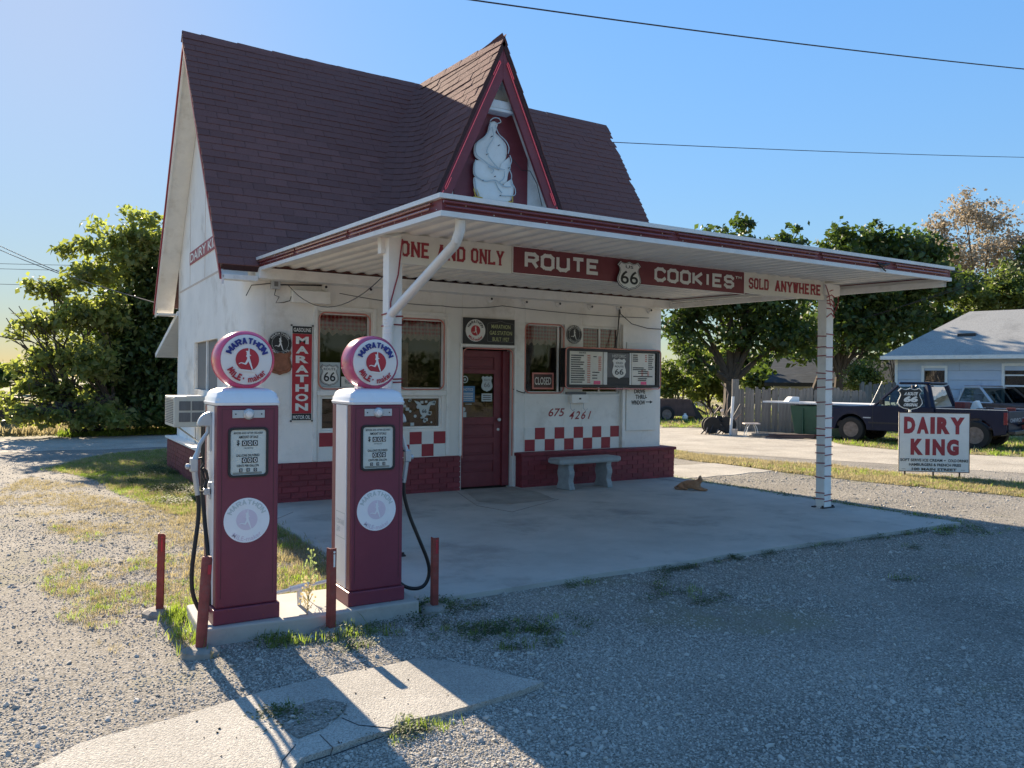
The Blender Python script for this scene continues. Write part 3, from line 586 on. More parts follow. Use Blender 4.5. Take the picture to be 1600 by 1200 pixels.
def ridge(A,B,n,da,db):
    A=Vector(A);B=Vector(B)
    for i in range(n):
        p=A.lerp(B,i/n); q=A.lerp(B,(i+1.15)/n); up=Vector((0,0,.035+.006*(i%2))); 
        g.add([p+up,q+up*.8,q+da,p+da,p+db,q+db],[(0,1,2,3),(1,0,4,5)])
ridge((-7.33,2.8,6.98),(.94,2.8,6.90),30,Vector((0,-.11,-.11)),Vector((0,.11,-.11)))
ridge((DX,-.28,zr(-.28)+.01),(DX,2.75,zr(2.75)+.01),11,Vector((-.06,0,-.10)),Vector((.06,0,-.10)))
g.build('ridge_cap',m_shingle,cot)
# soffit and rake boards, left gable
g=G()
def rake(g,A,B,x0,x1,h,t=0):   # board hanging below a roof edge from A to B (y,z), between x0 and x1
    (ya,za),(yb,zb)=A,B; g.add([(x0,ya,za),(x1,ya,za),(x1,yb,zb),(x0,yb,zb),(x0,ya,za-h),(x1,ya,za-h),(x1,yb,zb-h),(x0,yb,zb-h)],[(0,1,2,3),(7,6,5,4),(0,4,5,1),(1,5,6,2),(2,6,7,3),(3,7,4,0)])
fz=lambda y,o:(y,3.05+SLP*(y+.2)-o); bz=lambda y,o:(y,3.02+(5.95-y)*3.94/3.15-o)
rake(g,fz(-.18,.165),fz(2.8,.165),-7.28,XL-.003,.02); rake(g,bz(2.8,.165),bz(5.93,.165),-7.28,XL-.003,.02)
g.box(-7.28,XL-.003,5.55,5.93,2.80,2.83)
g.build('soffit',m_trim,cot)
g=G(); rake(g,fz(-.18,.15),fz(2.8,.15),-7.30,-7.27,.12); rake(g,bz(2.8,.15),bz(5.93,.15),-7.30,-7.27,.12); g.build('rake_board',m_trim,cot)
g=G(); rake(g,fz(-.2,.12),fz(2.8,.12),-7.325,-7.302,.07); rake(g,bz(2.8,.12),bz(5.95,.12),-7.325,-7.302,.07); g.build('rake_moulding',m_dkred,cot)
g=G(); g.box(-7.27,-6.86,-.19,-.02,2.87,2.93); g.box(-6.85,0.02,-.25,-.001,2.905,3.035); g.build('eave_return',m_trim,cot)
# rear lean-to
g=G(); g.slab([(-6.99,8.3,2.07),(-1,8.3,2.07),(-1,5.34,2.78),(-6.99,5.34,2.78)],.09); g.build('lean_to_roof',m_trim,cot)
g=G(); g.box(-6.6,-1,5.34,7.9,0,2.1); g.build('lean_to_wall',m_white,cot)
# ---- dormer gable
g=G(); yb=.06
g.prism([(DX-1.45,3.3),(DX+1.45,3.3),(DX,6.45)],yb,yb+.1); g.build('gable_wall',m_trim,cot)
g=G(); pn=[WY(x,y,yb) for x,y in [(752,176),(800,182),(823,236),(822,330),(708,330),(708,268)]]; g.prism([(p.x,p.z) for p in pn],yb-.03,yb-.002); g.build('gable_panel',m_maroon,cot)
AP=(DX,6.64)
for sg in(-1,1):
    ox=DX+sg*(6.64-3.1)/2.19; g=G(); wd=.235
    g.prism([AP,(ox,3.1),(ox-sg*wd,3.1),(DX,6.64-wd*2.19*1.02)] if sg<0 else [AP,(ox,3.1),(ox-wd,3.1),(DX,6.64-wd*2.19*1.02)],-.245-.002*sg,-.20)
    rb=g.build('rake_board',m_maroon,cot)
    g=G(); P0=Vector((DX+sg*.055,-.262,6.33)); e=Vector((sg/2.19,0,-1)); pts=[P0,P0+e*1.95]; g.tube(pts,.0065,6); pts=[P0+e*2.0,P0+e*3.2]; g.tube(pts,.0065,6)
    Q=P0+Vector((sg*.03,0,.0)); g.tube([P0,P0+Vector((sg*.015,0,.03)),Q,Q+e*.2],.0065,6)
    Q=P0+e*1.95; g.tube([Q,Q+Vector((sg*-.01,0,-.03)),Q+Vector((sg*-.03,0,0)),Q-e*.15+Vector((sg*-.03,0,0))],.0065,6)
    g.build('neon_tube',m_neon,rb,True)
    g=G(); o2=DX+sg*(6.45-3.2)/2.19; g.add([(DX,-.2,6.42),(DX,yb,6.42),(DX+sg*(6.42-3.2)/2.19,yb,3.2),(DX+sg*(6.42-3.2)/2.19,-.2,3.2)],[(0,1,2,3)]); g.build('dormer_soffit',m_trim,cot)
def lamp_box():
    a=WY(757,150,-.12); b=WY(798,176,-.12); g=G(); g.box(a.x,b.x,-.14,.05,b.z+.02,a.z-.02); g.box(a.x-.03,b.x+.02,-.16,.05,b.z-.03,b.z+.015); t=thing('transformer_box','small white metal box in the peak of the dormer above the ice cream sign','box',(a.x,-.1,b.z)); g.build('housing',m_metalwhite,t,bevel=.01)
    g=G(); g.tube([(b.x+.02,-.1,b.z+.1),(b.x+.06,-.1,b.z+.2),(b.x-.02,-.12,a.z+.15),(b.x-.12,-.1,a.z+.45)],.008,5); g.build('cable',m_wire,t)
lamp_box()
# ---- soft serve neon sign
def softserve():
    t=thing('ice_cream_sign','white swirled soft serve sign with neon outline on the maroon dormer panel','sign',(-3.45,0,4.3)); Y=-.02
    C2=lambda L_:[( (lambda p:(p.x,p.z))(WY(640+x/3.75,40+y/3.75,Y)) ) for x,y in L_]
    lobes=[[(490,560),(515,575),(500,590),(490,600),(500,625),(540,665),(565,700),(570,745),(560,790),(530,850),(470,830),(430,805),(385,770),(375,730),(385,690),(430,660),(455,620),(465,580)],
      [(385,790),(430,800),(480,835),(545,850),(580,770),(590,830),(575,870),(560,930),(500,925),(420,915),(375,880),(370,830)],
      [(372,890),(420,915),(500,915),(560,950),(590,900),(605,950),(600,1000),(575,1035),(500,1030),(410,1015),(375,960)]]
    def smooth(p,closed=True,k=4):
        n=len(p); o=[]
        for i in range(n if closed else n-1):
            a,b,c,d=[Vector(p[(i+j)%n] if closed else p[min(max(i+j,0),n-1)]) for j in(-1,0,1,2)]
            for u in [q/k for q in range(k)]: o.append(tuple(.5*((2*b)+(-a+c)*u+(2*a-5*b+4*c-d)*u*u+(-a+3*b-3*c+d)*u**3)))
        return o if closed else o+[tuple(p[-1])]
    for i,l in enumerate(lobes):
        p=smooth(C2(l)); g=G(); c=Vector((sum(a for a,b in p)/len(p),sum(b for a,b in p)/len(p))); n=len(p); v=[(a,Y-.012*i,b) for a,b in p]; f=[]
        for k,(s_,d) in enumerate(((.975,.012),(.92,.018),(.5,.020))): v+=[(c.x+(a-c.x)*s_,Y-.012*i-d,c.y+(b-c.y)*s_) for a,b in p]
        for k in range(3):
            for j in range(n): f.append((k*n+j,k*n+(j+1)%n,(k+1)*n+(j+1)%n,(k+1)*n+j))
        f.append(tuple(range(3*n,4*n))); g.add(v,f); g.build('swirl',m_print,t,True,fix=True)
    g=G(); tubes=[[(460,570),(455,620),(425,660),(385,690),(375,730),(385,765),(430,800),(470,830),(545,850)],[(460,565),(480,548),(510,550),(522,572),(500,580)],[(490,590),(510,640),(550,680),(570,720),(565,755)],[(375,790),(368,840),(378,885),(430,915),(490,910),(540,945),(580,950)],
      [(575,765),(585,800),(572,840),(585,880),(585,920),(605,960),(600,1000),(520,1000)],[(370,900),(378,960),(390,1000)],[(470,600),(480,660),(440,740),(480,810),(510,840)],[(450,830),(480,850),(470,870)],[(490,920),(510,960),(530,985)],[(545,860),(540,900),(515,920)]]
    for l in tubes:
        p=smooth(C2(l),False); g.tube([(a,Y-.062,b) for a,b in p],.0075,6)
    g.build('neon_tube',m_fade,t,True)
    g=G()
    for l in([(365,960),(375,1005),(415,1015)],[(590,1005),(592,1040),(570,1035)],[(380,965),(395,1000)]): g.tube([(a,Y-.06,b) for a,b in C2(l)],.011,5)
    p=C2([(372,1000),(590,1030),(580,1090),(390,1070)]); g.prism(p,Y-.02,Y); g.build('cone',m_yellow,t)
    g=G()
    for x,y in[(472,655),(514,706),(446,758),(520,1000),(490,888),(418,912),(565,760),(572,838)]:
        a,b=C2([(x,y)])[0]; g.lathe([(.006,0),(.006,-.075)],(a,Y,b),'y',6)
    g.tube([(a,Y-.03,b) for a,b in C2([(580,770),(610,800),(650,850),(700,855),(740,930),(770,1060)])],.006,5); g.build('tube_support',m_wire,t)
softserve()
# ================================================================ CANOPY
can=thing('canopy','flat white metal canopy with maroon fascia and neon tubes over the forecourt on two posts','canopy',(-3.3,-3,0))
A,B,C_,D_=(-6.84,-.04),(-6.64,-4.97),(.12,-4.97),(.03,-.04)
def cz(Y): return 2.937+.0229*(Y+4.97)
def perim(g,o0,o1,za,zb):   # band round the three free edges, o0..o1 outward offsets, za..zb heights over the trim line
    P=[A,B,C_,D_]
    def off(o): return [(A[0]-o,A[1]),(B[0]-o,B[1]-o),(C_[0]+o,C_[1]-o),(D_[0]+o,D_[1])]
    i,o=off(o0),off(o1)
    for k in range(3):
        q=[(*i[k],cz(i[k][1])),(*i[k+1],cz(i[k+1][1])),(*o[k+1],cz(o[k+1][1])),(*o[k],cz(o[k][1]))]
        lo=[(x,y,z+za) for x,y,z in q]; hi=[(x,y,z+zb) for x,y,z in q]; g.add(lo+hi,[(0,1,2,3),(7,6,5,4),(0,4,5,1),(1,5,6,2),(2,6,7,3),(3,7,4,0)])
g=G(); perim(g,-.03,.012,-.042,-.001); g.build('edge_trim',m_metalwhite,can)
g=G(); perim(g,-.03,.0,.0,.088); g.build('fascia',m_maroon,can)
g=G(); perim(g,-.03,.035,.09,.126); g.build('drip_edge',m_metalwhite,can)
g=G(); n=170; rows=[-4.96,-3.3,-1.6,-.02]; 
for y in rows:
    f=(y+.04)/(-4.93); xa=A[0]+(B[0]-A[0])*f; xb=D_[0]+(C_[0]-D_[0])*f
    for i in range(n*2+1):
        ph=(i%10)/10; tri=(0,0,.3,1,1,1,1,1,.3,0)[i%10]; g.v.append((xa+.02+(xb-xa-.04)*i/(2*n),y,cz(y)+.012+.026*tri))
for r in range(3):
    for i in range(2*n): a=r*(2*n+1)+i; g.f.append((a,a+1,a+2*n+2,a+2*n+1))
g.build('corrugated_deck',m_soffit,can)
g=G(); g.add([(A[0]+.02,A[1],cz(0)+.10),(B[0]+.02,B[1]+.02,cz(-5)+.10),(C_[0]-.02,C_[1]+.02,cz(-5)+.10),(D_[0]-.02,D_[1],cz(0)+.10)],[(0,1,2,3)]); g.build('roof_sheet',m_metalwhite,can)
g=G(); # beams
g.box(-6.58,-.24,-3.60,-3.52,2.80,2.945); g.box(-.50,-.22,-3.70,-3.50,2.80,2.944)
g.box(-.16,.06,-3.5,-3.49,2.9,2.945); g.add([(.0,-.05,2.90),(.09,-4.94,2.83),(.09,-4.94,2.90),(.0,-.05,2.985),(-.05,-.05,2.90),(.04,-4.94,2.83),(.04,-4.94,2.90),(-.05,-.05,2.985)],[(0,1,2,3),(4,7,6,5),(0,4,5,1)])
g.build('beam',m_trim,can,fix=True)
def tubeline(g,off,z,a0,a1,r=.010):
    P=[(A[0]-off,A[1]),(B[0]-off,B[1]-off),(C_[0]+off,C_[1]-off)]
    L1=(Vector(P[1])-Vector(P[0])).length; L2=(Vector(P[2])-Vector(P[1])).length
    def at(s):
        if s<L1: q=Vector(P[0]).lerp(Vector(P[1]),s/L1)
        else: q=Vector(P[1]).lerp(Vector(P[2]),(s-L1)/L2)
        return (q.x,q.y,cz(q.y)+z)
    n=6; pts=[at(a0+(a1-a0)*i/n) for i in range(n+1)]
    if a0<L1<a1: pts=[at(a0),at(L1-.05),at(L1),at(L1+.05),at(a1)]
    g.tube(pts,r,6)
for k,(a0,a1) in enumerate([(0.05,1.55),(1.6,3.1),(3.15,4.80),(4.98,7.3),(7.35,9.3),(9.35,10.5),(10.62,11.65)]):
    g=G(); tubeline(g,.022,.066,a0,a1); tubeline(g,.022,.030,a0+.02,a1-.02,.009); g.build('neon_tube',m_neonclear,can,True)
g=G()
for i in range(46):
    s=i*.25+.1
    if s<4.9: x=A[0]+(B[0]-A[0])*s/4.93; y=A[1]-s; g.box(x-.006,x+.0,y,y+.006,cz(y)+.015,cz(y)+.02)
    else: x=B[0]+s-4.9; g.box(x,x+.007,-4.978,-4.97,cz(-4.97)+(.008 if i%2 else .05),cz(-4.97)+(.015 if i%2 else .057))
g.build('bulb_row',m_print,can)
g=G(); g.tube([(-1.33,-5.0,cz(-5)+.05),(-1.25,-5.02,cz(-5)+.03),(-1.12,-5.0,cz(-5)+.06)],.012,5); g.tube([(-1.32,-5.0,cz(-5)+.04),(-1.2,-5.01,cz(-5)-.03)],.008,5); g.tube([(.10,-5.0,3.01),(.2,-5.03,3.0),(.27,-5.02,3.02)],.008,5); g.build('loose_wire',m_wire,can)
for x,wr in((-6.47,'L'),(-.385,'R')):
    g=G(); h=.068; g.box(x-h,x+h,-3.68,-3.544,.035,2.94); g.box(x-h-.015,x+h+.015,-3.69,-3.535,.0,.035)
    po=g.build('post',m_trim,can,bevel=.006)
    g=G(); g.box(x-.12,x+.12,-3.70,-3.66,.03,.045); g.box(x-.12,x+.12,-3.56,-3.52,.03,.045)
    for sx in(-.1,.1): g.lathe([(.014,0),(.014,.03)],(x+sx,-3.68,.035),'z',6); 
    g.build('base_bracket',m_wire,po)
    hh=h+.006; cs=[(-hh,-hh),(hh,-hh),(hh,hh),(-hh,hh)]
    turns=[.12,.20,.45,.58,.72,.83,.95,1.08,1.20,1.38,1.58,1.70,1.82,2.0,2.12,2.3] if wr=='R' else [.3,.6,.9,1.2,1.62,1.65,2.15,2.22]
    for z in turns:
        g=G(); d=rr.uniform(.01,.04)*(1 if rr.random()<.8 else -1); pts=[(x+a,-3.612+b,z+d*i/4) for i,(a,b) in enumerate(cs+[cs[0]])]; g.tube(pts,.0065,5); g.build('wire_wrap',m_redwire,po)
    g=G()
    if wr=='R':
        for k in range(6): z=2.55+.06*k; g.tube([(x-h-.01,-3.69,z+rr.uniform(-.04,.04)),(x,-3.70,z+.02),(x+h+.01,-3.69,z+rr.uniform(-.06,.06)),(x+h+.03,-3.6,z+.08)],.007,5)
        g.tube([(x-.02,-3.7,2.66),(x-.06,-3.71,2.8),(x-.12,-3.7,2.93)],.006,5); g.tube([(x+.08,-3.7,2.6),(x+.14,-3.7,2.72),(x+.17,-3.68,2.9)],.006,5)
    else: g.tube([(x-h+.02,-3.69,2.0),(x-.05,-3.695,2.35),(x+.02,-3.695,2.6),(x+.06,-3.69,2.93)],.007,5)
    g.build('tangled_wire',m_redwire,po)
# downspout
P1,P2,P3,P4,P5=WY(720,342,-4.9),WY(718,372,-4.85),WY(612,490,-3.78),WY(607,505,-3.75),Vector((-6.42,-3.75,.1))
g=G(); P5=Vector((P4.x-.0,P4.y,.1)); g.tube([P1,P1.lerp(P2,.6),P2+Vector((-.02,.01,-.02)),P2.lerp(P3,.06)+Vector((0,0,-.01)),P3,P3.lerp(P4,.5),P4+Vector((0,0,-.03)),P4+Vector((0,0,-.2)),P5],.042,10); g.build('downspout',m_metalwhite,can,True)
g=G()
for k in range(5): g.lathe([(.045,0),(.047,.004),(.045,.008)],(P4.x,P4.y,P4.z+.03-.03*k),'z',10)
g.build('downspout_rib',m_trim,can)
# ================================================================ CANOPY SIGNS
def board(name,label,x0,x1,z0,z1,Y,m,th=.02,group=None,edge=None):
    t=thing(name,label,'sign',((x0+x1)/2,Y,z0),group=group); g=G(); g.box(x0,x1,Y,Y+th,z0,z1); g.build('board',m,t,bevel=.002)
    if edge: g=G(); ring(g,[(x0,z0),(x1,z0),(x1,z1),(x0,z1)],[(x0+.008,z0+.008),(x1-.008,z0+.008),(x1-.008,z1-.008),(x0+.008,z1-.008)],Y-.003,Y+.002); g.build('edging',edge,t)
    return t
YB=-3.66
s1=board('slogan_board','cream board reading ONE AND ONLY at the left end of the canopy beam',-6.40,-5.225,2.71,2.985,YB,m_cream)
g=G(); block(g,'ONE',WY(626,380,YB).x,WY(672,380,YB).x,2.775,2.925,YB-.003,1.6,True,2.6); block(g,'AND',WY(683,380,YB).x,WY(727,380,YB).x,2.775,2.925,YB-.003,1.6,True,2.6); block(g,'ONLY',WY(736,380,YB).x,WY(787,380,YB).x,2.775,2.925,YB-.003,1.6,True,2.6); g.build('lettering',m_dkred,s1)
s2=board('cookie_board','long maroon board reading ROUTE 66 COOKIES on the canopy beam',-5.222,-1.955,2.715,2.99,YB-.004,m_maroon,edge=m_trim)
g=G(); block(g,'ROUTE',WY(818,400,YB).x,WY(937,410,YB).x,2.775,2.94,YB-.008,1.75); block(g,'COOKIES',WY(1021,420,YB).x,WY(1147,440,YB).x,2.77,2.93,YB-.008,1.75); fit(g,'TM',WY(1148,430,YB).x,WY(1158,430,YB).x,2.895,2.925,YB-.009,.01); g.build('lettering',m_print,s2)
s3=board('slogan_board','cream board reading SOLD ANYWHERE at the right end of the canopy beam',-1.952,-.47,2.735,2.995,YB,m_cream)
g=G(); block(g,'SOLD',WY(1170,430,YB).x,WY(1201,430,YB).x,2.79,2.93,YB-.003,1.6,True,2.6); block(g,'ANYWHERE',WY(1211,430,YB).x,WY(1283,430,YB).x,2.79,2.93,YB-.003,1.6,True,2.6); g.build('lettering',m_dkred,s3)
a=WY(962,430,YB-.03); b=WY(1002,430,YB-.03); cx=(a.x+b.x)/2; t=thing('route_shield','white US 66 route shield in the middle of the maroon cookie board','sign',(cx,YB-.03,2.65))
shield_sign(t,cx,2.80,b.x-a.x,.315,YB-.04,lines=[('US',-.15,.15,.24,.34,.015),('66',-.34,.34,-.30,.16,.012)])
# ================================================================ SIGNS ON THE FRONT WALL
def vsign():
    x0,x1,z0,z1,Y=-6.385,-6.105,1.09,2.345,-.03; t=thing('vertical_sign','tall narrow red sign reading MARATHON downwards beside the left window','sign',(x0,Y,z0)); g=G(); g.box(x0,x1,Y,Y+.012,z0,z1); g.build('plate',m_print,t)
    g=G(); g.box(x0+.01,x1-.01,Y-.003,Y-.0005,1.19,2.235); g.build('red_field',m_red,t)
    g=G(); g.box(x0+.01,x1-.01,Y-.003,Y-.0005,z0+.01,1.188); g.box(x0+.01,x1-.01,Y-.003,Y-.0005,2.237,z1-.01); g.build('black_field',m_black,t)
    g=G(); fit(g,'GASOLINE',x0+.025,x1-.025,2.262,2.312,Y-.006,.015); fit(g,'MOTOR OIL',x0+.025,x1-.025,1.115,1.165,Y-.006,.015)
    for i,c in enumerate('MARATHON'): z=2.20-.1255*i; fit(g,c,x0+.055,x1-.055,z-.098,z,Y-.006,.045)
    g.build('lettering',m_print,t)
    g=G(); 
    for x in(x0,x1):
        for z in(z0,z1): g.prism(circ(x,z,.012,8),Y-.006,Y+.01)
    g.build('screw',m_wire,t)
vsign()
def disc(x,z,r,label,Y=-.03,white=False):
    t=thing('round_sign',label,'sign',(x,Y,z-r)); g=G(); g.prism(circ(x,z,r,40),Y,Y+.012); g.build('disc',m_black,t)
    g=G(); ring(g,circ(x,z,r*.70,36),circ(x,z,r*.685,36),Y-.002,Y); ring(g,circ(x,z,r*.985,36),circ(x,z,r*.965,36),Y-.002,Y); arcb(g,'MARATHON',r*.75,r*.17,x,z,Y-.003,-62,62,w=1.2); arc(g,'PRODUCTS',r*.91,r*.15,x,z,Y-.003,.03,1.8,True,1.2); runner(g,x,z+.0,r*.95,Y-.003); g.build('lettering',m_print,t)
disc(-6.53,2.10,.155,'black round sign with a white runner beside the red vertical sign'); disc(-1.845,2.40,.15,'black round sign with a white runner above the menu board',-.02)
t=thing('copper_shield','hammered copper shield plaque below the round black sign','plaque',(-6.53,-.03,1.72)); g=G(); P=[(p[0],p[1]) for p in shield(-6.53,1.86,.34,.33)]; g.prism(P,-.03,-.004); g.prism(shield(-6.53,1.86,.34,.33,.8),-.045,-.03); g.build('plate',m_copper,t,bevel=.008)
def overdoor():
    x0,x1,z0,z1,Y=-3.86,-2.98,2.19,2.575,-.04; t=board('station_sign','black board above the door reading MARATHON GAS STATION BUILT 1927',x0,x1,z0,z1,Y,m_black)
    cx,cz,r=x0+.20,(z0+z1)/2+.005,.165; g=G(); g.prism(circ(cx,cz,r,36),Y-.003,Y-.0005); g.build('disc',m_print,t)
    g=G(); arcb(g,'MARATHON',r*.66,r*.25,cx,cz,Y-.005,-68,68,w=1.3); g.build('lettering',m_black,t)
    g=G(); g.prism(circ(cx,cz,r*.47,24),Y-.005,Y-.003); arc(g,'MILE-maker',r*.92,r*.24,cx,cz,Y-.005,.03,1.9,True); g.build('lettering',m_red,t)
    g=G(); runner(g,cx,cz,r*.72,Y-.007); g.build('runner',m_print,t)
    g=G(); a=x0+.44; b=x1-.05; 
    for i,s in enumerate(('MARATHON','GAS STATION','BUILT 1927')): fit(g,s,a+(.03 if i!=1 else 0)+(.02 if i==2 else 0),b-(.03 if i!=1 else 0)-(.02 if i==2 else 0),z1-.145-.095*i,z1-.085-.095*i,Y-.004,.012)
    g.build('lettering',m_greenprint,t)
    g=G(); o=[(a-.03,z0+.04),(b+.03,z0+.04),(b+.04,z0+.06),(b+.04,z1-.09),(b+.02,z1-.065),(b-.12,z1-.05),((a+b)/2,z1-.025),(a+.12,z1-.05),(a-.02,z1-.065),(a-.04,z1-.09),(a-.04,z0+.06)]; m=((a+b)/2,(z0+z1)/2); i_=[(m[0]+(x-m[0])*.983,m[1]+(z-m[1])*.965) for x,z in o]; ring(g,o,i_,Y-.003,Y-.0005); g.build('border_line',m_screen,t)
overdoor()
def menu():
    x0,x1,z0,z1,Y=-2.10,-.165,1.555,2.175,-.16; t=thing('menu_board','wide black framed menu board with a historic route 66 panel and pink neon','menu board',(x0,Y,z0))
    g=G(); g.box(x0,x1,Y+.03,-.005,z0,z1); g.build('case',m_black,t)
    g=G(); ring(g,[(x0,z0),(x1,z0),(x1,z1),(x0,z1)],[(x0+.07,z0+.04),(x1-.07,z0+.04),(x1-.07,z1-.04),(x0+.07,z1-.04)],Y,Y+.03); g.build('frame',m_black,t,bevel=.004)
    g=G(); p=rrect(x0-.012,x1+.012,z0-.02,z1+.01,.06); p+=[p[0]]; g.tube([(a,Y-.01,b) for a,b in p],.012,6,False); g.build('neon_tube',m_neonoff,t,True)
    g=G(); g.box(-2.03,-1.36,Y+.022,Y+.028,1.60,2.13); g.box(-.755,-.25,Y+.022,Y+.028,1.60,2.13); g.build('menu_panel',m_cream,t)
    g=G(); g.box(-1.345,-1.27,Y+.021,Y+.028,1.60,2.13); g.box(-.235,-.20,Y+.015,Y+.028,1.60,2.13); g.box(-.80,-.765,Y+.021,Y+.028,1.60,2.13); g.build('divider',m_print,t)
    # menu lines: word-like rows of short dashes
    r=random.Random(4); gb=G(); gr=G(); 
    def rows(g,x0,x1,z0,z1,n,h=.013,ragged=.35):
        for i in range(n):
            z=z1-(z1-z0)*(i+.5)/n; x=x0; xe=x1-(x1-x0)*ragged*r.random()
            while x<xe: w=r.uniform(.006,.016); g.box(x,min(x+w,xe),Y+.019,Y+.022,z-h/2,z+h/2); x+=w+.005
    fit(gb,'SIDES',-1.84,-1.70,2.095,2.12,Y+.019,.01)
    rows(gb,-1.99,-1.72,1.62,2.08,13,.019); rows(gr,-1.67,-1.61,1.62,2.08,13,.02,.05); rows(gb,-1.57,-1.42,1.68,1.82,3,.017); rows(gr,-1.45,-1.39,1.82,2.06,8,.018,.05); rows(gb,-1.55,-1.46,2.03,2.07,1,.017)
    rows(gb,-.73,-.58,1.98,2.11,4,.018); rows(gr,-.47,-.43,1.98,2.11,4,.018,.1); rows(gb,-.40,-.28,1.85,2.12,8,.017); rows(gb,-.73,-.42,1.84,1.90,2,.017); rows(gb,-.62,-.40,1.78,1.84,2,.017,.6); rows(gb,-.72,-.27,1.725,1.755,1,.018,.1); rows(gb,-.62,-.42,1.66,1.72,2,.017,.2); rows(gr,-.55,-.51,1.75,1.85,5,.013,.1); rows(gr,-.42,-.38,1.75,1.83,4,.013,.1)
    gb.build('menu_print',m_black,t); gr.build('menu_print',m_salmon,t)
    g=G(); g.box(-1.54,-1.41,Y+.016,Y+.02,1.605,1.66); g.box(-.56,-.44,Y+.016,Y+.02,1.605,1.655); g.build('price_sticker',m_pinkprint,t)
    g=G(); g.box(-1.265,-.81,Y+.020,Y+.028,1.72,2.12); g.build('shield_backing',m_screen,t)
    g=G(); fit(g,'HISTORIC',-1.17,-.89,2.045,2.095,Y+.013,.0); g.build('lettering',m_print,t)
    g=G(); g.prism(shield(-1.03,1.87,.30,.33),Y+.012,Y+.018); g.build('shield_face',m_print,t)
    g=G(); fit(g,'OLD',-1.10,-.96,1.94,1.975,Y+.009,.01); fit(g,'ROUTE',-1.12,-.94,1.885,1.915,Y+.009,.01); fit(g,'66',-1.12,-.94,1.765,1.86,Y+.009,.01); g.build('lettering',m_black,t)
    g=G(); g.tube([(-1.08,Y+.1,2.17),(-.98,Y+.12,2.45),(-.93,-.03,2.87)],.007,5); g.tube([(-1.02,Y+.1,2.17),(-.95,-.03,2.86)],.005,5); g.tube([(-.93,-.02,2.9),(-.92,-.03,2.78),(-.70,-.06,2.62),(-.35,-.05,2.56),(-.02,-.02,2.56)],.007,5); g.build('cable',m_wire,t)
menu()
t=thing('drive_thru_panel','white raised panel with black DRIVE THRU WINDOW lettering and an arrow','panel',(-.78,-.03,.82)); g=G(); g.box(-.77,-.13,-.03,-.003,.83,1.54); g.box(-.77,-.13,-.03,-.003,2.19,2.31); g.build('board',m_print,t,bevel=.003)
g=G(); fit(g,'DRIVE',-.61,-.37,1.455,1.53,-.033,.03); fit(g,'THRU-',-.58,-.33,1.36,1.435,-.033,.03); fit(g,'WINDOW',-.67,-.37,1.265,1.34,-.033,.03); g.box(-.35,-.24,-.034,-.031,1.305,1.318); g.prism([(-.26,1.285),(-.20,1.31),(-.26,1.335)],-.034,-.031); g.build('lettering',m_black,t)
# small things on the wall
t=thing('mail_box','small white wall box with a paper scroll hook below the menu board','box',(-1.82,-.05,1.25)); g=G(); g.box(-2.0,-1.62,-.05,-.003,1.44,1.48); g.build('ledge',m_screen,t); g=G(); g.box(-1.93,-1.60,-.09,-.004,1.30,1.44); g.build('housing',m_trim,t,bevel=.006)
g=G()
for x in(-1.93,-1.68): g.tube([(x,-.06,1.32),(x-.01,-.07,1.22),(x+.02,-.09,1.18),(x+.06,-.09,1.21)],.006,5)
g.build('hook',m_alu,t); g=G(); g.box(-1.79,-1.75,-.094,-.09,1.36,1.385); g.build('latch',m_black,t)
BL_=[(-5.94,2.87),(-5.31,2.88),(-3.40,2.87),(-2.78,2.86),(-2.16,2.87),(-1.53,2.86),(-.94,2.88),(-.28,2.87)]
names=['leftmost white bulb socket on the wall, above the left window','white bulb socket on the wall between the two left windows','white bulb socket on the wall above the black station sign','white bulb socket on the wall above the right corner of the closed sign window','white bulb socket on the wall above the right edge of the closed sign window','white bulb socket above the round runner sign by the menu board','white bulb socket beside the hanging cable above the menu board','rightmost white bulb socket near the right corner of the wall']
sock=None
for i,(x,z) in enumerate(BL_):
    if sock is None:
        sock=thing('bulb_socket',names[0],'bulb socket',(x,-.0,z),group='bulb sockets along the top of the front wall',local=True); g=G(); g.lathe([(.055,-.002),(.05,-.02),(.03,-.03),(.028,-.06),(.022,-.062)],(0,0,0),'y',16); g.build('base',m_trim,sock,True); g=G(); g.lathe([(.018,-.055),(.018,-.066)],(0,0,0),'y',10); g.build('socket_hole',m_black,sock)
    else: clone(sock,(x,0,z),label=names[i])
t=thing('junction_box','grey metal junction box with conduit left of the blank sign box','box',(-6.57,-.06,2.82)); g=G(); g.box(-6.66,-6.55,-.09,-.003,2.80,2.92); g.build('housing',m_alu,t,bevel=.004); g=G(); g.box(-6.63,-6.58,-.095,-.09,2.83,2.89); g.build('cover',m_screen,t)
g=G(); g.tube([(-6.6,-.05,2.80),(-6.62,-.06,2.72),(-6.56,-.06,2.70),(-6.60,-.06,2.62),(-6.5,-.06,2.63),(-6.42,-.06,2.66),(-6.40,-.05,2.72)],.006,5); g.tube([(-6.54,-.03,2.86),(-6.2,-.03,2.88),(-5.99,-.03,2.89)],.010,6); g.tube([(-6.66,-.03,2.87),(-6.9,-.02,2.83),(-6.95,.05,2.7)],.006,5); g.build('conduit',m_wire,t)
t=thing('sign_box','blank cream box under the canopy edge above the left window','box',(-6.15,-.1,2.64)); g=G(); g.box(-6.40,-5.89,-.12,-.003,2.64,2.80); g.build('housing',m_trim,t,bevel=.008)
def sag(a,b,d,n=14): a=Vector(a);b=Vector(b); return [a.lerp(b,i/n)-Vector((0,0,4*d*(i/n)*(1-i/n))) for i in range(n+1)]
def cable(name,label,runs,r=.006,m=None,cat='wire'):
    g=G()
    for q in runs: g.tube(q,r,5)
    o=g.build(name,m or m_wire); tag(o,label,cat); return o
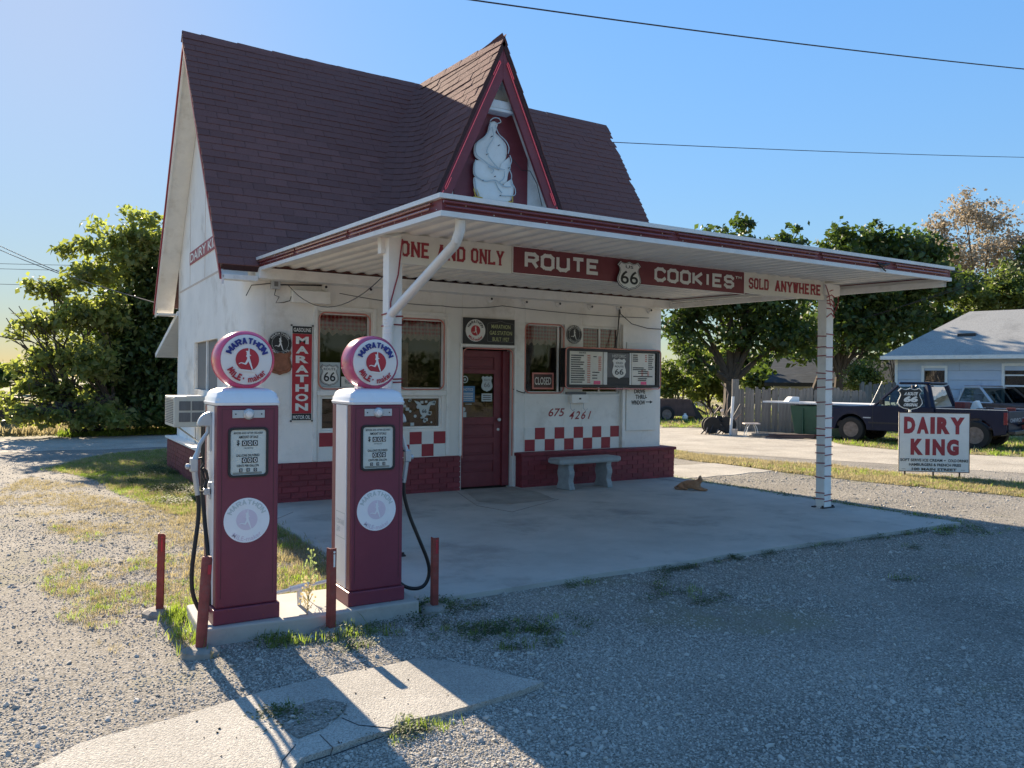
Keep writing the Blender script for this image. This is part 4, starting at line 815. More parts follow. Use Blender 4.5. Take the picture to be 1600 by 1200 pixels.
cable('wall_cable','thin brown cable sagging along the top of the front wall',[sag((-5.75,-.05,2.80),(-4.2,-.03,2.72),.03)+sag((-4.2,-.03,2.72),(-3.2,-.03,2.78),.03)[1:]+sag((-3.2,-.03,2.78),(-.3,-.03,2.74),.03)[1:]],.005)
cable('hanging_cable','thin cable hanging in a loop from the canopy post to the left wall',[sag((-6.52,-3.5,2.6),(-6.45,-.1,2.85),.28)],.005)
cable('door_cable','short black cable between the door neon and the right window',[[(-2.98,-.01,1.52),(-2.86,-.015,1.48),(-2.78,-.015,1.46),(-2.75,-.0,1.49)]],.007)
# things in the windows
t=thing('route_placard','cream route 66 shield placard inside the left window','sign',(-5.85,.04,1.54)); g=G(); g.box(-6.0,-5.70,.045,.052,1.54,1.87); g.build('card',m_fade,t); shield_sign(t,-5.85,1.70,.27,.29,.036,lines=[('ROUTE',-.3,.3,.22,.33,.01),('66',-.3,.3,-.30,.14,.012)])
t=thing('route_placard','small cream placard reading ROUTE inside the left window behind the globe','sign',(-5.6,.04,1.54)); g=G(); g.box(-5.68,-5.32,.045,.052,1.54,1.68); g.build('card',m_cream,t); g=G(); fit(g,'ROUTE 66',-5.63,-5.36,1.585,1.64,.041,.005); g.build('lettering',m_screen,t)
t=thing('closed_sign','wooden framed sign reading CLOSED inside the window right of the door','sign',(-2.38,.04,1.52)); g=G(); ring(g,[(-2.60,1.52),(-2.20,1.52),(-2.20,1.78),(-2.60,1.78)],[(-2.575,1.545),(-2.225,1.545),(-2.225,1.755),(-2.575,1.755)],.036,.05); g.build('frame',m_salmon,t); g=G(); g.box(-2.575,-2.225,.044,.050,1.545,1.755); g.build('board',m_brown,t); g=G(); fit(g,'CLOSED',-2.555,-2.245,1.59,1.71,.040,.012); g.build('lettering',m_cream,t)
# air conditioner
t=thing('air_conditioner','cream window air conditioner with louvred end sticking out of the side wall','air conditioner',(-7.2,2.9,.95)); x0=-7.47
g=G(); g.box(x0,XL-.002,2.30,3.22,.90,1.36); g.build('housing',mat('cream_enamel',(.62,.60,.52),.5,.05,3,dirt=(.35,.3,.22),dscale=5,damt=.4),t,bevel=.012)
g=G()
for k in range(15): z=.95+.026*k; g.box(x0-.008,x0-.001,2.37,3.16,z,z+.014)
g.build('louvre',m_screen,t)
for a,b in((-7.40,-7.24),(-7.22,-7.05)):
    for c,d in((.98,1.12),(1.15,1.29)): g=G(); g.box(a,b,2.292,2.298,c,d); g.build('grille',m_screen,t)
g=G(); g.tube([(x0+.1,2.75,.9),(XL-.02,2.75,.6)],.012,5); g.tube([(XL-.03,3.3,.9),(XL-.03,3.3,.58)],.012,5); g.build('bracket',m_alu,t)
# ================================================================ PUMPS
def pump(px,py,label,side):
    t=thing('gas_pump',label,'gas pump',(px,py,.1),group='vintage gas pumps on the island',local=True); w=.192; d=.40
    g=G(); g.box(-w-.014,w+.014,-.013,d+.013,0,.10); g.build('plinth',m_pump,t,bevel=.008)
    g=G(); g.box(-w,w,0,.085,.10,1.375); g.box(-w,w,d-.085,d,.10,1.375); g.box(-w+.012,w-.012,.085,d-.085,.10,1.37); g.build('body',m_pump,t,bevel=.012)
    g=G(); g.box(-w+.03,-w+.032,-.0015,.001,.16,1.35); g.box(w-.032,w-.03,-.0015,.001,.16,1.35); g.box(-w+.03,w-.03,-.0015,.001,1.351,1.353); g.build('panel_seam',m_black,t)
    g=G(); q_=random.Random(int(px*100))
    for _ in range(26):
        x_=q_.uniform(-w-.02,w+.02); z_=q_.choice([q_.uniform(0,.03),q_.uniform(.08,.10)]); a_=q_.uniform(.002,.007); g.prism([(x_+a_*math.cos(t_)*q_.uniform(.6,1.3),z_+.6*a_*math.sin(t_)*q_.uniform(.6,1.3)) for t_ in [0,1,2,3,4,5.2]],-.0142,-.0125)
    tag(g.build('rust_chip',m_rust,t),kind='stuff')
    for sx in(-1,1): g=G(); a=w-.012; g.box(min(sx*a,sx*(w+.002)),max(sx*a,sx*(w+.002)),.088,d-.088,.105,1.37); g.build('side_panel',m_pumpw,t,bevel=.003)
    g=G(); prof=[(0,1.375,.008),(0,1.392,.013),(0,1.402,.006),(0,1.420,.006),(0,1.430,-.002),(0,1.450,-.006),(0,1.466,-.022),(0,1.480,-.055),(0,1.486,-.095)]
    k0=[]; 
    for _,z,o in prof:
        c=rrect(-w-o,w+o,-o,d+o,.035 if o>-.05 else .02); k0.append([(x,y,z) for x,y in c])
    n=len(k0[0])
    for q in k0: g.v+=q
    for i in range(len(k0)-1):
        for j in range(n): g.f.append((i*n+j,i*n+(j+1)%n,(i+1)*n+(j+1)%n,(i+1)*n+j))
    g.f.append(tuple(range((len(k0)-1)*n,len(k0)*n))); g.f.append(tuple(range(n))[::-1]); g.build('cap',m_pumpw,t,True)
    g=G(); g.box(-.075,.075,d/2-.07,d/2+.07,1.48,1.512); g.build('globe_neck',m_pumpw,t,bevel=.004)
    gz=1.667; gy=.13; R_=.188
    g=G(); g.lathe([(.158,-.080),(.164,-.088),(.175,-.078),(.186,-.05),(R_,-.0),(R_,.04),(.186,.09),(.172,.12),(.150,.126)],(0,gy+.02,gz),'y',48); gl=g.build('globe',m_globe,t,True)
    g=G(); g.lathe([(.163,.004),(.158,-.006),(.11,-.013),(.05,-.017),(.01,-.018)],(0,gy-.066,gz),'y',48); g.build('lens',m_lens,gl,True)
    Y=gy-.087
    g=G(); arcb(g,'MARATHON',.100,.045,0,gz-.004,Y,-70,70,w=1.9); g.build('lettering',m_blue,gl)
    g=G(); arcb(g,'MILE-',.148,.046,0,gz+.002,Y,-62,-3,True,2.0); arc(g,'maker',.147,.040,0,gz+.002,Y,.035,.92,True,mid=.50); g.prism(circ(0,gz,.073,36),Y,Y+.001); g.build('lettering',m_red,gl)
    g=G(); runner(g,.005,gz+.002,.118,Y-.002); g.prism([(-.055,gz-.06),(.0,gz-.066),(.05,gz-.07),(.05,gz-.079),(0,gz-.076),(-.055,gz-.069)],Y-.003,Y-.001); g.build('runner',m_lens,gl)
    # light plate
    g=G(); g.box(-.10,.10,-.008,.001,1.295,1.345); g.lathe([(.035,0),(.035,-.014),(.028,-.02),(.024,-.02)],(0,0,1.32),'y',20); pl_=g.build('light_plate',m_alu,t,bevel=.002)
    g=G(); g.lathe([(.023,-.018),(.020,-.028),(.008,-.033)],(0,0,1.318),'y',16); g.build('lamp',m_lens,pl_,True)
    g=G(); 
    for x in(-.08,.08): g.prism(circ(x,1.32,.005,6),-.0095,-.007)
    g.build('screw',m_black,pl_)
    # price window
    g=G(); o=rrect(-.124,.124,.92,1.235,.028); i_=rrect(-.110,.110,.934,1.221,.020); ring(g,o,i_,-.012,.001); pw=g.build('price_window',m_black,t)
    g=G(); g.prism(i_,-.004,.001); g.build('face_plate',mat('aged_white_enamel',(.60,.62,.56),.4,.05,4,dirt=(.40,.38,.28),dscale=6,damt=.5),pw)
    g=G(); y=-.006
    fit(g,'BEFORE AND AFTER DELIVERY',-.09,.09,1.193,1.206,y,.01); fit(g,'AMOUNT OF SALE',-.06,.06,1.166,1.183,y,.02); fit(g,'$',-.072,-.055,1.118,1.156,y,.03); fit(g,'THIS PURCHASE',-.03,.03,1.100,1.108,y,.0)
    fit(g,'GALLONS DELIVERED',-.075,.07,1.050,1.066,y,.02); fit(g,'CENTS PER GALLON',-.07,.065,.985,1.000,y,.02)
    for k in range(3):
        for z in(1.118,1.010): g.box(-.040+.034*k,-.011+.034*k,y-.001,y,z,z+.034)
        g.box(-.056+.045*k,-.036+.045*k,y-.001,y,.954,.976)
    for z in(.941,.948): g.box(-.095,.085,y,y+.001,z-.001,z+.002)
    g.build('lettering',m_black,pw)
    g=G()
    for k in range(3):
        for z in(1.118,1.010): fit(g,'0',-.035+.034*k,-.016+.034*k,z+.004,z+.030,y-.003,.01)
        fit(g,'0',-.051+.045*k,-.041+.045*k,.957,.973,y-.003,0)
    g.build('numeral',m_print,pw)
    # faded decal
    g=G(); g.prism(circ(-.005,.645,.142,44),-.0025,.001); dc=g.build('decal',m_pumpw,t)
    g=G(); arcb(g,'MARATHON',.098,.034,-.005,.645,-.0035,-68,68); g.build('lettering',m_fade,dc)
    g=G(); arc(g,'MILE-maker',.132,.030,-.005,.645,-.0035,.02,1.6,True); g.prism(circ(-.005,.648,.066,30),-.0036,-.002); g.build('lettering',m_fadep,dc)
    g=G(); runner(g,-.002,.648,.10,-.0042); g.build('runner',m_pumpw,dc)
    # side with nozzle and hose
    s=side; X=lambda v:s*(w+v); y=.17
    g=G(); q=[]; 
    for i in range(9): a=R(90+90*i/8) ; q.append((.0-.0+.085*math.cos(a),.10*math.sin(a)*.9))
    P=[(X(.004-a_),y,1.24+b_) for a_,b_ in q]+[(X(.004),y,1.235)]
    n=len(P); V=[(a,y-.022,b) for a,_,b in P]+[(a,y+.022,b) for a,_,b in P]; g.add(V,[tuple(range(n)),tuple(range(2*n-1,n-1,-1))]+[(i,i+n,(i+1)%n+n,(i+1)%n) for i in range(n)]); g.build('nozzle_boot',m_alu,t,bevel=.008,fix=True)
    g=G(); xs=sorted((X(.002),X(.014))); g.box(xs[0],xs[1],y-.022,y+.022,1.08,1.30); g.lathe([(.02,0),(.02,.03)],(X(.002),y,1.29),'x',8); xs=sorted((X(.002),X(.045))); g.box(xs[0],xs[1],y-.02,y+.02,.80,.84); xs=sorted((X(.002),X(.012))); g.box(xs[0],xs[1],y-.02,y+.02,.77,.88); g.build('hook_plate',m_alu,t,bevel=.003)
    g=G(); g.tube([(X(.022),y,1.235),(X(.022),y,1.20),(X(.045),y,1.165),(X(.072),y,1.12),(X(.084),y,1.07),(X(.096),y,1.035)],[.011,.012,.012,.013,.015,.019],10); g.tube([(X(.10),y,.955),(X(.090),y,.88),(X(.080),y,.80)],[.018,.017,.015],10); nz=g.build('nozzle',m_alu,t,True)
    g=G(); xs=sorted((X(.082),X(.128))); g.box(xs[0],xs[1],y-.022,y+.022,.95,1.04); g.lathe([(.018,0),(.018,s*.02),(.01,s*.03)],(X(.127),y,.985),'x',10); g.build('valve_body',m_alu,nz,bevel=.008)
    g=G(); g.tube([(X(.085),y,1.03),(X(.06),y,1.035),(X(.045),y,1.0),(X(.06),y,.97),(X(.05),y,.93),(X(.03),y,.88),(X(.03),y,.82),(X(.075),y,.82)],.008,6); g.tube([(X(.05),y,.97),(X(.03),y,.95),(X(.02),y,.90),(X(.04),y,.85)],.010,6); g.build('trigger_guard',m_black,nz,True)
    g=G()
    if s<0: pts=[(X(.080),y,.80),(X(.073),y-.0,.74),(X(.078),y-.01,.64),(X(.10),y-.03,.48),(X(.118),y-.04,.32),(X(.112),y-.05,.19),(X(.075),y-.05,.085),(X(.045),y-.04,.055),(X(.015),y-.03,.075),(X(-.0),y-.04,.14),(X(-.002),y-.03,.22),(X(.012),y+.02,.42),(X(.022),y+.08,.62),(X(.03),y+.11,.80),(X(.03),y+.12,1.0),(X(.03),y+.12,1.24)]
    else: pts=[(X(.080),y,.80),(X(.085),y,.70),(X(.13),y,.55),(X(.20),y-.01,.38),(X(.265),y-.02,.22),(X(.28),y-.02,.12),(X(.25),y-.02,.045),(X(.19),y-.02,.02),(X(.11),y-.01,.035),(X(.045),y,.09),(X(.02),y+.02,.2),(X(.018),y+.05,.5),(X(.022),y+.10,.8),(X(.022),y+.12,1.24)]
    def cr(P,n=5):
        o=[]; P=[Vector(p) for p in P]
        for i in range(len(P)-1):
            p0=P[max(0,i-1)];p1=P[i];p2=P[i+1];p3=P[min(len(P)-1,i+2)]
            for k in range(n): u=k/n; o.append(.5*((2*p1)+(-p0+p2)*u+(2*p0-5*p1+4*p2-p3)*u*u+(-p0+3*p1-3*p2+p3)*u**3))
        return o+[P[-1]]
    g.tube(cr(pts),.0135,10); g.build('hose',m_rubber,t,True)
    if s>0:
        g=G(); ring(g,[(x,z) for x,z in ((0.1,.44),(.29,.44),(.29,.62),(.1,.62))],[(x,z) for x,z in ((.105,.445),(.285,.445),(.285,.615),(.105,.615))],0,.001); me=[(-w-.0025,v[0],v[2]) for v in g.v]; h=G(); h.add(me,g.f)
        v_,f_=text('CONTAINS\nLEAD',0.); a=v_.min(0);b=v_.max(0);v_=(v_-a)/(b-a); h.add([(-w-.003,.27-.15*p[0],.48+.09*p[1]) for p in v_],f_); h.build('notice_print',m_fade,t)
    return t
pump(-8.115,-5.23,'left vintage gas pump, nearest the camera, maroon with its nozzle on the left',-1)
pump(-7.245,-5.24,'right vintage gas pump, maroon with its hose looping on the right',1)
t=thing('pipe_rail','low white pipe running between the two gas pumps on a short stand','pipe',(-7.68,-5.0,.1))
g=G(); g.tube([(-7.9,-5.06,.21),(-7.46,-5.0,.24)],.012,8); g.lathe([(.022,0),(.022,.01)],(-7.47,-5.0,.24),'x',10); g.build('pipe',m_metalwhite,t,True); g=G(); g.tube([(-7.72,-5.03,.10),(-7.72,-5.03,.225)],[.014,.02],8); g.tube([(-7.79,-5.045,.218),(-7.65,-5.025,.23)],.021,8); g.build('stand',m_metalwhite,t,True)
# ================================================================ BOLLARDS
def bollard(px,py,h,kind,label,tilt):
    t=thing('bollard',label,'bollard',(px,py,0),group='short red steel posts guarding the pumps',local=True,rz=rr.uniform(-.3,.3),tilt=tilt)
    g=G()
    if kind=='tube': g.tube([(0,0,0),(0,0,h*.97),(0,0,h)],[.033,.032,.026],12)
    else: g.box(-.022,-.017,-.026,.026,0,h); g.box(-.0165,.022,-.026,-.021,0,h); g.box(-.0165,.022,.021,.026,0,h*.97)
    g.build('post',m_rust,t,kind=='tube')
    g=G(); g.lathe([(.125,-.03),(.115,.015),(.08,.032),(.03,.036)],(0,0,0),'z',9); g.build('concrete_foot',mat('dusty_concrete',(.27,.25,.215),.95,.2,8,.004,40),t)
    g=G()
    if kind!='tube': g.box(.0,.012,-.0285,-.0265,h*.78,h*.93); g.prism(circ(.006,h*.955,.008,8),-.029,-.026)
    else: g.box(.0,.02,-.036,-.032,h*.82,h*.92)
    g.build('reflector',m_print if label.startswith('short red channel post in front') else m_red,t)
bollard(-8.52,-4.41,.56,'chan','rusty red channel post farthest left, behind the hose loop',(0,R(1)))
bollard(-8.42,-5.39,.57,'tube','round rusty red pipe post in front of the left pump',(R(-2),R(4)))
bollard(-7.62,-5.40,.55,'chan','short red channel post in front between the two pumps with a white strip',(0,0))
bollard(-6.81,-5.26,.52,'chan','short red channel post right of the right pump',(0,0))
# ================================================================ BENCH
def bench():
    t=thing('stone_bench','grey cast stone bench with two curved legs in front of the brick base','bench',(-2.05,-.62,.03),local=True,rz=R(3))
    g=G(); o=[(-.56,-.17),(-.60,-.14),(-.60,.14),(-.56,.17),(.56,.17),(.60,.14),(.60,-.14),(.56,-.17)]; g.prismz(o,.40,.455); g.prismz([(x*.985,y*.95) for x,y in o],.455,.468); g.prismz([(x*.97,y*.9) for x,y in o],.385,.40); g.build('seat',m_bench,t,bevel=.008)
    for x in(-.37,.37):
        prof=[(0,.165),(.04,.165),(.06,.15),(.12,.125),(.17,.13),(.22,.15),(.27,.15),(.32,.125),(.36,.125),(.385,.14)]
        g=G(); q=[(-b,a) for a,b in prof]+[(b,a) for a,b in prof[::-1]]; n=len(q); V=[(x-.05,a,b) for a,b in q]+[(x+.05,a,b) for a,b in q]; g.add(V,[tuple(range(n)),tuple(range(2*n-1,n-1,-1))]+[(i,(i+1)%n,(i+1)%n+n,i+n) for i in range(n)]); g.build('leg',m_bench,t,bevel=.01,fix=True)
bench()
# ================================================================ CAT
def skin(name,pts,edges,m,parent,lv=2):
    me=bpy.data.meshes.new(name); me.from_pydata([p[:3] for p in pts],edges,[]); o=bpy.data.objects.new(name,me); COL.objects.link(o)
    o.modifiers.new('s','SKIN'); sv=me.skin_vertices[0].data
    for i,p in enumerate(pts): sv[i].radius=(p[3],p[4] if len(p)>4 else p[3]); sv[i].use_root=(i==0)
    s=o.modifiers.new('u','SUBSURF'); s.levels=lv; s.render_levels=lv
    dg=bpy.context.evaluated_depsgraph_get(); me2=bpy.data.meshes.new_from_object(o.evaluated_get(dg)); bpy.data.objects.remove(o); me2.materials.clear(); me2.materials.append(m); me2.polygons.foreach_set('use_smooth',[True]*len(me2.polygons))
    return link(name,me2,parent)
def cat():
    p=G0(1062,764,.03); q=G0(1095,767,.03); t=thing('cat','ginger cat lying on the slab near the brick corner with its head up','cat',tuple(G0(1078,765,.03)),local=True,rz=math.atan2(q.y-p.y,q.x-p.x))
    P=[(-.13,0,.075,.070),(-.05,0,.08,.078),(.05,0,.08,.068),(.11,0,.095,.052),(.145,0,.135,.036),(.165,0,.165,.054),(.20,0,.155,.030),   # body, neck, head, muzzle
       (.13,-.04,.035,.028),(.20,-.045,.018,.018),(.28,-.04,.016,.015),(.13,.04,.035,.028),(.21,.03,.018,.018),(.27,.03,.016,.015),
       (-.12,-.06,.045,.045),(-.06,-.085,.022,.022),(0,-.09,.016,.016),(-.19,.0,.035,.024),(-.22,-.06,.02,.015),(-.16,-.13,.015,.013),(-.06,-.15,.012,.010)]
    E_=[(0,1),(1,2),(2,3),(3,4),(4,5),(5,6),(3,7),(7,8),(8,9),(3,10),(10,11),(11,12),(0,13),(13,14),(14,15),(0,16),(16,17),(17,18),(18,19)]
    b=skin('body',P,E_,m_cat,t)
    for s in(-1,1):
        g=G(); g.lathe([(.019,0),(.012,.018),(.002,.038)],(.158,s*.026,.19),'z',7); g.build('ear',m_cat,t,True)
        g=G(); g.lathe([(.004,-.004),(.006,0),(.004,.004)],(.203,s*.018,.165),'x',8); g.build('eye',m_black,t,True)
    g=G(); g.lathe([(.004,0),(.006,.004),(.002,.007)],(.214,0,.156),'x',8); g.build('nose',m_salmon,t,True)
    g=G(); g.lathe([(.028,-.03),(.034,0),(.02,.03)],(.135,0,.10),'x',10); g.build('chest_patch',m_catw,t,True)
cat()
# ================================================================ ROADSIDE SIGN
def roadside():
    a=Vector((4.01,-1.82)); b=Vector((4.92,-2.58)); w=(b-a).length; t=thing('roadside_sign','white roadside sign reading DAIRY KING 100 MAIN STREET on three short legs','sign',(a.x,a.y,0),rz=math.atan2(b.y-a.y,b.x-a.x),local=True)
    z0,z1=.10,1.16; g=G(); g.box(0,w,0,.02,z0,z1); g.build('board',m_print,t)
    g=G(); ring(g,[(0,z0),(w,z0),(w,z1),(0,z1)],[(.012,z0+.012),(w-.012,z0+.012),(w-.012,z1-.012),(.012,z1-.012)],-.004,.022); g.build('frame',m_brown,t)
    g=G(); 
    for i,c in enumerate('DAIRY'): xx=[(.085,.275),(.30,.50),(.525,.60),(.635,.85),(.855,1.09)][i]; fit(g,c,xx[0]/1.18*w,xx[1]/1.18*w,.78,1.08,-.003,.07)
    for i,c in enumerate('KING'): xx=[(.20,.41),(.445,.52),(.565,.77),(.80,1.00)][i]; fit(g,c,xx[0]/1.18*w,xx[1]/1.18*w,.40,.69,-.003,.07)
    g.build('lettering',m_dkred,t)
    g=G(); fit(g,'SOFT SERVE ICE CREAM',.03,.62*w,.285,.335,-.003,.03); fit(g,'COLD DRINKS',.70*w,.98*w,.285,.335,-.003,.03); g.prism(circ(.655*w,.31,.012,8),-.004,-.001); fit(g,'HAMBURGERS & FRENCH FRIES',.15*w,.88*w,.205,.255,-.003,.03); fit(g,'100 MAIN STREET',.19*w,.82*w,.125,.172,-.003,.035)
    g.box(.045*w,.10*w,-.003,-.001,.145,.15); g.box(.88*w,.94*w,-.003,-.001,.145,.15); g.build('lettering',m_black,t)
    for x in(.10,.5,.87): g=G(); g.box(x*w-.013,x*w+.013,.022,.045,-.02,.98); g.build('leg',m_wire,t)
    u=thing('shield_sign','black A ROUTE 66 ORIGINAL shield sign on a short post above the roadside sign','sign',(a.x,a.y,0),rz=math.atan2(b.y-a.y,b.x-a.x)+R(0),local=True)
    g=G(); g.box(.175,.20,.024,.044,.9,1.25); g.box(.205,.215,.024,.044,.9,1.22); g.build('post',m_trim,u)
    cx,cz,W_,H_=.185,1.40,.44,.40
    g=G(); g.prism(shield(cx,cz,W_,H_),.0,.012); g.build('shield_plate',m_print,u); g=G(); g.prism(shield(cx,cz,W_,H_,.93),-.003,.001); g.build('shield_face',m_black,u)
    g=G(); fit(g,'A ROUTE',cx-.11,cx+.11,cz+.06,cz+.12,-.006,.05,slant=.1); fit(g,'66',cx-.12,cx+.12,cz-.06,cz+.05,-.006,.06,slant=.1); fit(g,'ORIGINAL',cx-.12,cx+.12,cz-.135,cz-.078,-.006,.05,slant=.1); g.build('lettering',m_print,u)
roadside()
# ================================================================ TRUCKS
def wheel(par,x,y,r,w,s):
    g=G(); g.lathe([(r*.60,-w/2),(r*.93,-w/2),(r,-w*.32),(r,w*.32),(r*.93,w/2),(r*.60,w/2),(r*.58,w*.3),(r*.58,-w*.3),(r*.60,-w/2)],(x,y,r),'y',28,False); wo=g.build('wheel',m_tyre,par,True)
    g=G(); yy=y+s*(w/2-.03); g.lathe([(r*.60,s*.02),(r*.55,-s*.01),(r*.50,-s*.03),(r*.30,-s*.0),(r*.16,s*.015),(r*.12,s*.03),(r*.02,s*.032)],(x,yy,r),'y',24); g.build('rim',m_rim,wo,True)
    g=G()
    for k in range(8): a=k*math.pi/4; g.prism(circ(x+r*.42*math.cos(a),r+r*.42*math.sin(a),.022,8),yy+s*.0,yy+s*.006)
    g.build('rim_slot',m_black,wo)
def profbody(g,prof,hw,tum=0.):
    n=len(prof); V=[(x,-hw,z) for x,z in prof]+[(x,hw,z) for x,z in prof]; g.add(V,[tuple(range(n))[::-1],tuple(range(n,2*n))]+[(i,(i+1)%n,(i+1)%n+n,i+n) for i in range(n)])
def arch(cx,r,z0,rev=False):
    a=[(cx+r*math.cos(R(t)),.36+r*math.sin(R(t))) for t in range(0,181,20)]; a=[(x,max(z,z0)) for x,z in a]; return a if not rev else a[::-1]
def pickup():
    fw=G0(1329,690.5); rw=G0(1522,702.5); d=(fw-rw); wb=d.length; d.normalize(); hw=.93; lft=Vector((-d.y,d.x,0)); ctr=(fw+rw)/2-lft*(hw-.02)
    t=thing('pickup_truck','dark navy pickup truck with junk in its bed, parked behind the roadside sign','pickup truck',tuple(ctr),rz=math.atan2(d.y,d.x),local=True)
    F_=wb/2; r=.365
    lo=[(F_+.78,.42),(F_+.82,.60),(F_+.78,.90),(F_+.70,.985),(F_+.1,1.03),(F_-.55,1.07),(F_-.62,1.07),(-.02-.40,1.07),(-.42,.36)]
    body=[(F_+.78,.42),(F_+.82,.60),(F_+.79,.88),(F_+.70,.97),(F_+.1,1.02),(F_-.60,1.06),(-.62,1.06),(-.62,.36)]+[(F_-.47,.36)]+arch(F_,.45,.36,True)+[(F_+.47,.36)]
    g=G(); profbody(g,body,hw); bo=g.build('body',m_navy,t,bevel=.045,fix=True)
    # bed walls
    bw=[(-.66,1.02),(-.66,.36)]+[(-F_+.47,.36)]+arch(-F_,.45,.36)+[(-F_-.47,.38),(-F_-.72,.42),(-F_-.74,1.02)]
    for s in(-1,1):
        g=G(); n=len(bw); y0,y1=sorted((s*hw,s*(hw-.09))); V=[(x,y0,z) for x,z in bw]+[(x,y1,z) for x,z in bw]; g.add(V,[tuple(range(n)),tuple(range(2*n-1,n-1,-1))]+[(i,(i+1)%n,(i+1)%n+n,i+n) for i in range(n)]); g.build('bed_side',m_navy,t,bevel=.02,fix=True)
    g=G(); g.box(-F_-.74,-.66,-hw+.1,hw-.1,.52,.58); g.build('bed_floor',m_brown,t)
    g=G(); g.box(-F_-.755,-F_-.70,-hw+.1,hw-.1,.46,1.0); tg=g.build('tailgate',m_navy,t,bevel=.015)
    v,f=text('CHEVROLET',.02); a=v.min(0); b=v.max(0); v=(v-a)/(b-a); g=G(); g.add([(-F_-.758,hw-.22-p[0]*1.35,.72+p[1]*.10) for p in v],f); g.build('lettering',m_silver,tg)
    g=G(); g.box(-F_-.92,-F_-.76,-hw+.02,hw-.02,.42,.52); g.build('bumper',m_black,t,bevel=.02); g=G(); g.box(F_+.80,F_+.93,-hw+.02,hw-.02,.44,.60); g.build('bumper',m_silver,t,bevel=.03)
    g=G(); g.box(-.70,-F_-.70,hw-.10,hw-.085,1.0,1.03); g.box(-F_-.73,-.67,hw-.08,hw+.005,1.022,1.042); g.box(-F_-.73,-.67,-hw-.005,-hw+.08,1.022,1.042); g.build('bed_rail',m_alu,t)
    # cab: pillars, roof, panes
    zb,zt=1.06,1.60; xb0,xb1=F_-.62,-.60; xt0,xt1=F_-1.22,-.40; yb,yt=hw-.06,hw-.20
    def pt(x,s,top): return Vector((x,s*(yt if top else yb),zt if top else zb))
    g=G(); g.slab([(xt0-.0,-yt,zt+.06),(xt0,yt,zt+.06),(xt1-.05,yt,zt+.06),(xt1-.05,-yt,zt+.06)][::-1],.07); g.build('cab_roof',m_navy,t,bevel=.04,fix=True)
    g=G()
    for s in(-1,1):
        for (xb,xt,w0) in((xb0,xt0,.05),(-.0-.02,-.02,.07),(xb1+.04,xt1-.0,.10)):
            g.tube([pt(xb,s,False)+Vector((0,0,-.02)),pt(xt,s,True)+Vector((0,0,.03))],w0*.8,6)
    # rear quarter and header panels
    for s in(-1,1):
        a=pt(xb1,s,False);b=pt(xb1+.22,s,False);c=pt(xt1+.12,s,True);e=pt(xt1-.04,s,True); g.add([a,b,c,e]+[q-Vector((0,s*.03,0)) for q in(a,b,c,e)],[(0,1,2,3),(7,6,5,4),(0,4,5,1),(1,5,6,2),(2,6,7,3),(3,7,4,0)])
    g.build('pillar',m_navy,t,True,fix=True)
    g=G(); g.add([pt(xb0,-1,0),pt(xb0,1,0),pt(xt0,1,1),pt(xt0,-1,1)],[(0,1,2,3)]); g.build('windscreen',m_carglass,t)
    g=G(); g.add([pt(xb1+.02,-1,0),pt(xb1+.02,1,0),pt(xt1-.02,1,1),pt(xt1-.02,-1,1)],[(0,1,2,3)]); g.build('rear_window',m_carglass,t)
    for s in(-1,1):
        g=G(); g.add([pt(xb0-.04,s,0),pt(0.0,s,0),pt(0.0,s,1),pt(xt0-.02,s,1)],[(0,1,2,3)]); g.build('side_window',m_carglass,t)
        g=G(); g.add([pt(-.04,s,0),pt(xb1+.22,s,0),pt(xt1+.12,s,1),pt(-.04,s,1)],[(0,1,2,3)]); g.build('side_window',m_carglass,t)
    g=G(); g.box(.1,.35,-.75,-.15,.7,1.38); g.box(.1,.35,.15,.75,.7,1.38); g.box(.2,.8,-.8,.8,.95,1.05); g.build('seat',m_dark,t,bevel=.04)
    g=G(); p=[(.62+.03*math.sin(a),.42+.19*math.cos(a),1.16+.17*math.sin(a)) for a in [k*math.pi/8 for k in range(17)]]; g.tube(p,.014,6,False); g.tube([(.64,.25,1.16),(.64,.6,1.16)],.012,5); g.build('steering_wheel',m_black,t)
    for s in(-1,1):
        g=G(); g.box(.62,.70,s*(hw+.14)-.09,s*(hw+.14)+.09,1.10,1.24); g.tube([(.66,s*(hw-.03),1.08),(.66,s*(hw+.1),1.12)],.02,6); g.build('mirror',m_black,t,bevel=.02)
        g=G(); y0,y1=sorted((s*(hw-.07),s*(hw+.008))); g.box(-F_-.75,-F_-.66,y0,y1,.66,.98); g.build('tail_lamp',m_taill,t,bevel=.01)
        g=G(); y0,y1=sorted((s*(hw-.30),s*(hw-.01))); g.box(F_+.76,F_+.835,y0,y1,.70,.86); g.build('headlamp',m_lens,t,bevel=.02)
        g=G(); y0,y1=sorted((s*(hw-.02),s*(hw+.012))); g.box(-.60,F_-.50,y0,y1,.56,.60); g.build('side_moulding',m_black,t)
        g=G(); y0,y1=sorted((s*(hw),s*(hw+.014))); g.box(-.02,.12,y0,y1,.93,.96); g.build('door_handle',m_black,t)
        g=G(); g.box(-.05,-.042,s*hw-.004,s*hw+.004,.42,1.05); g.box(F_-.62,F_-.612,s*hw-.004,s*hw+.004,.42,1.05); g.build('door_seam',m_black,t)
    g=G(); fit(g,'FLEET',0,1,0,1,0); v=[(.78-.22*p[0],hw+.004,.72+.03*p[2]) for p in g.v]; h=G(); h.add(v,g.f)
    g=G(); g.box(F_-.56,F_-.35,hw,hw+.006,.70,.73); g.build('badge',m_silver,t)
    g=G(); g.tube([(F_-.5,hw-.12,1.04),(F_-.85,hw-.05,1.75)],.008,5); g.build('antenna',m_alu,t)
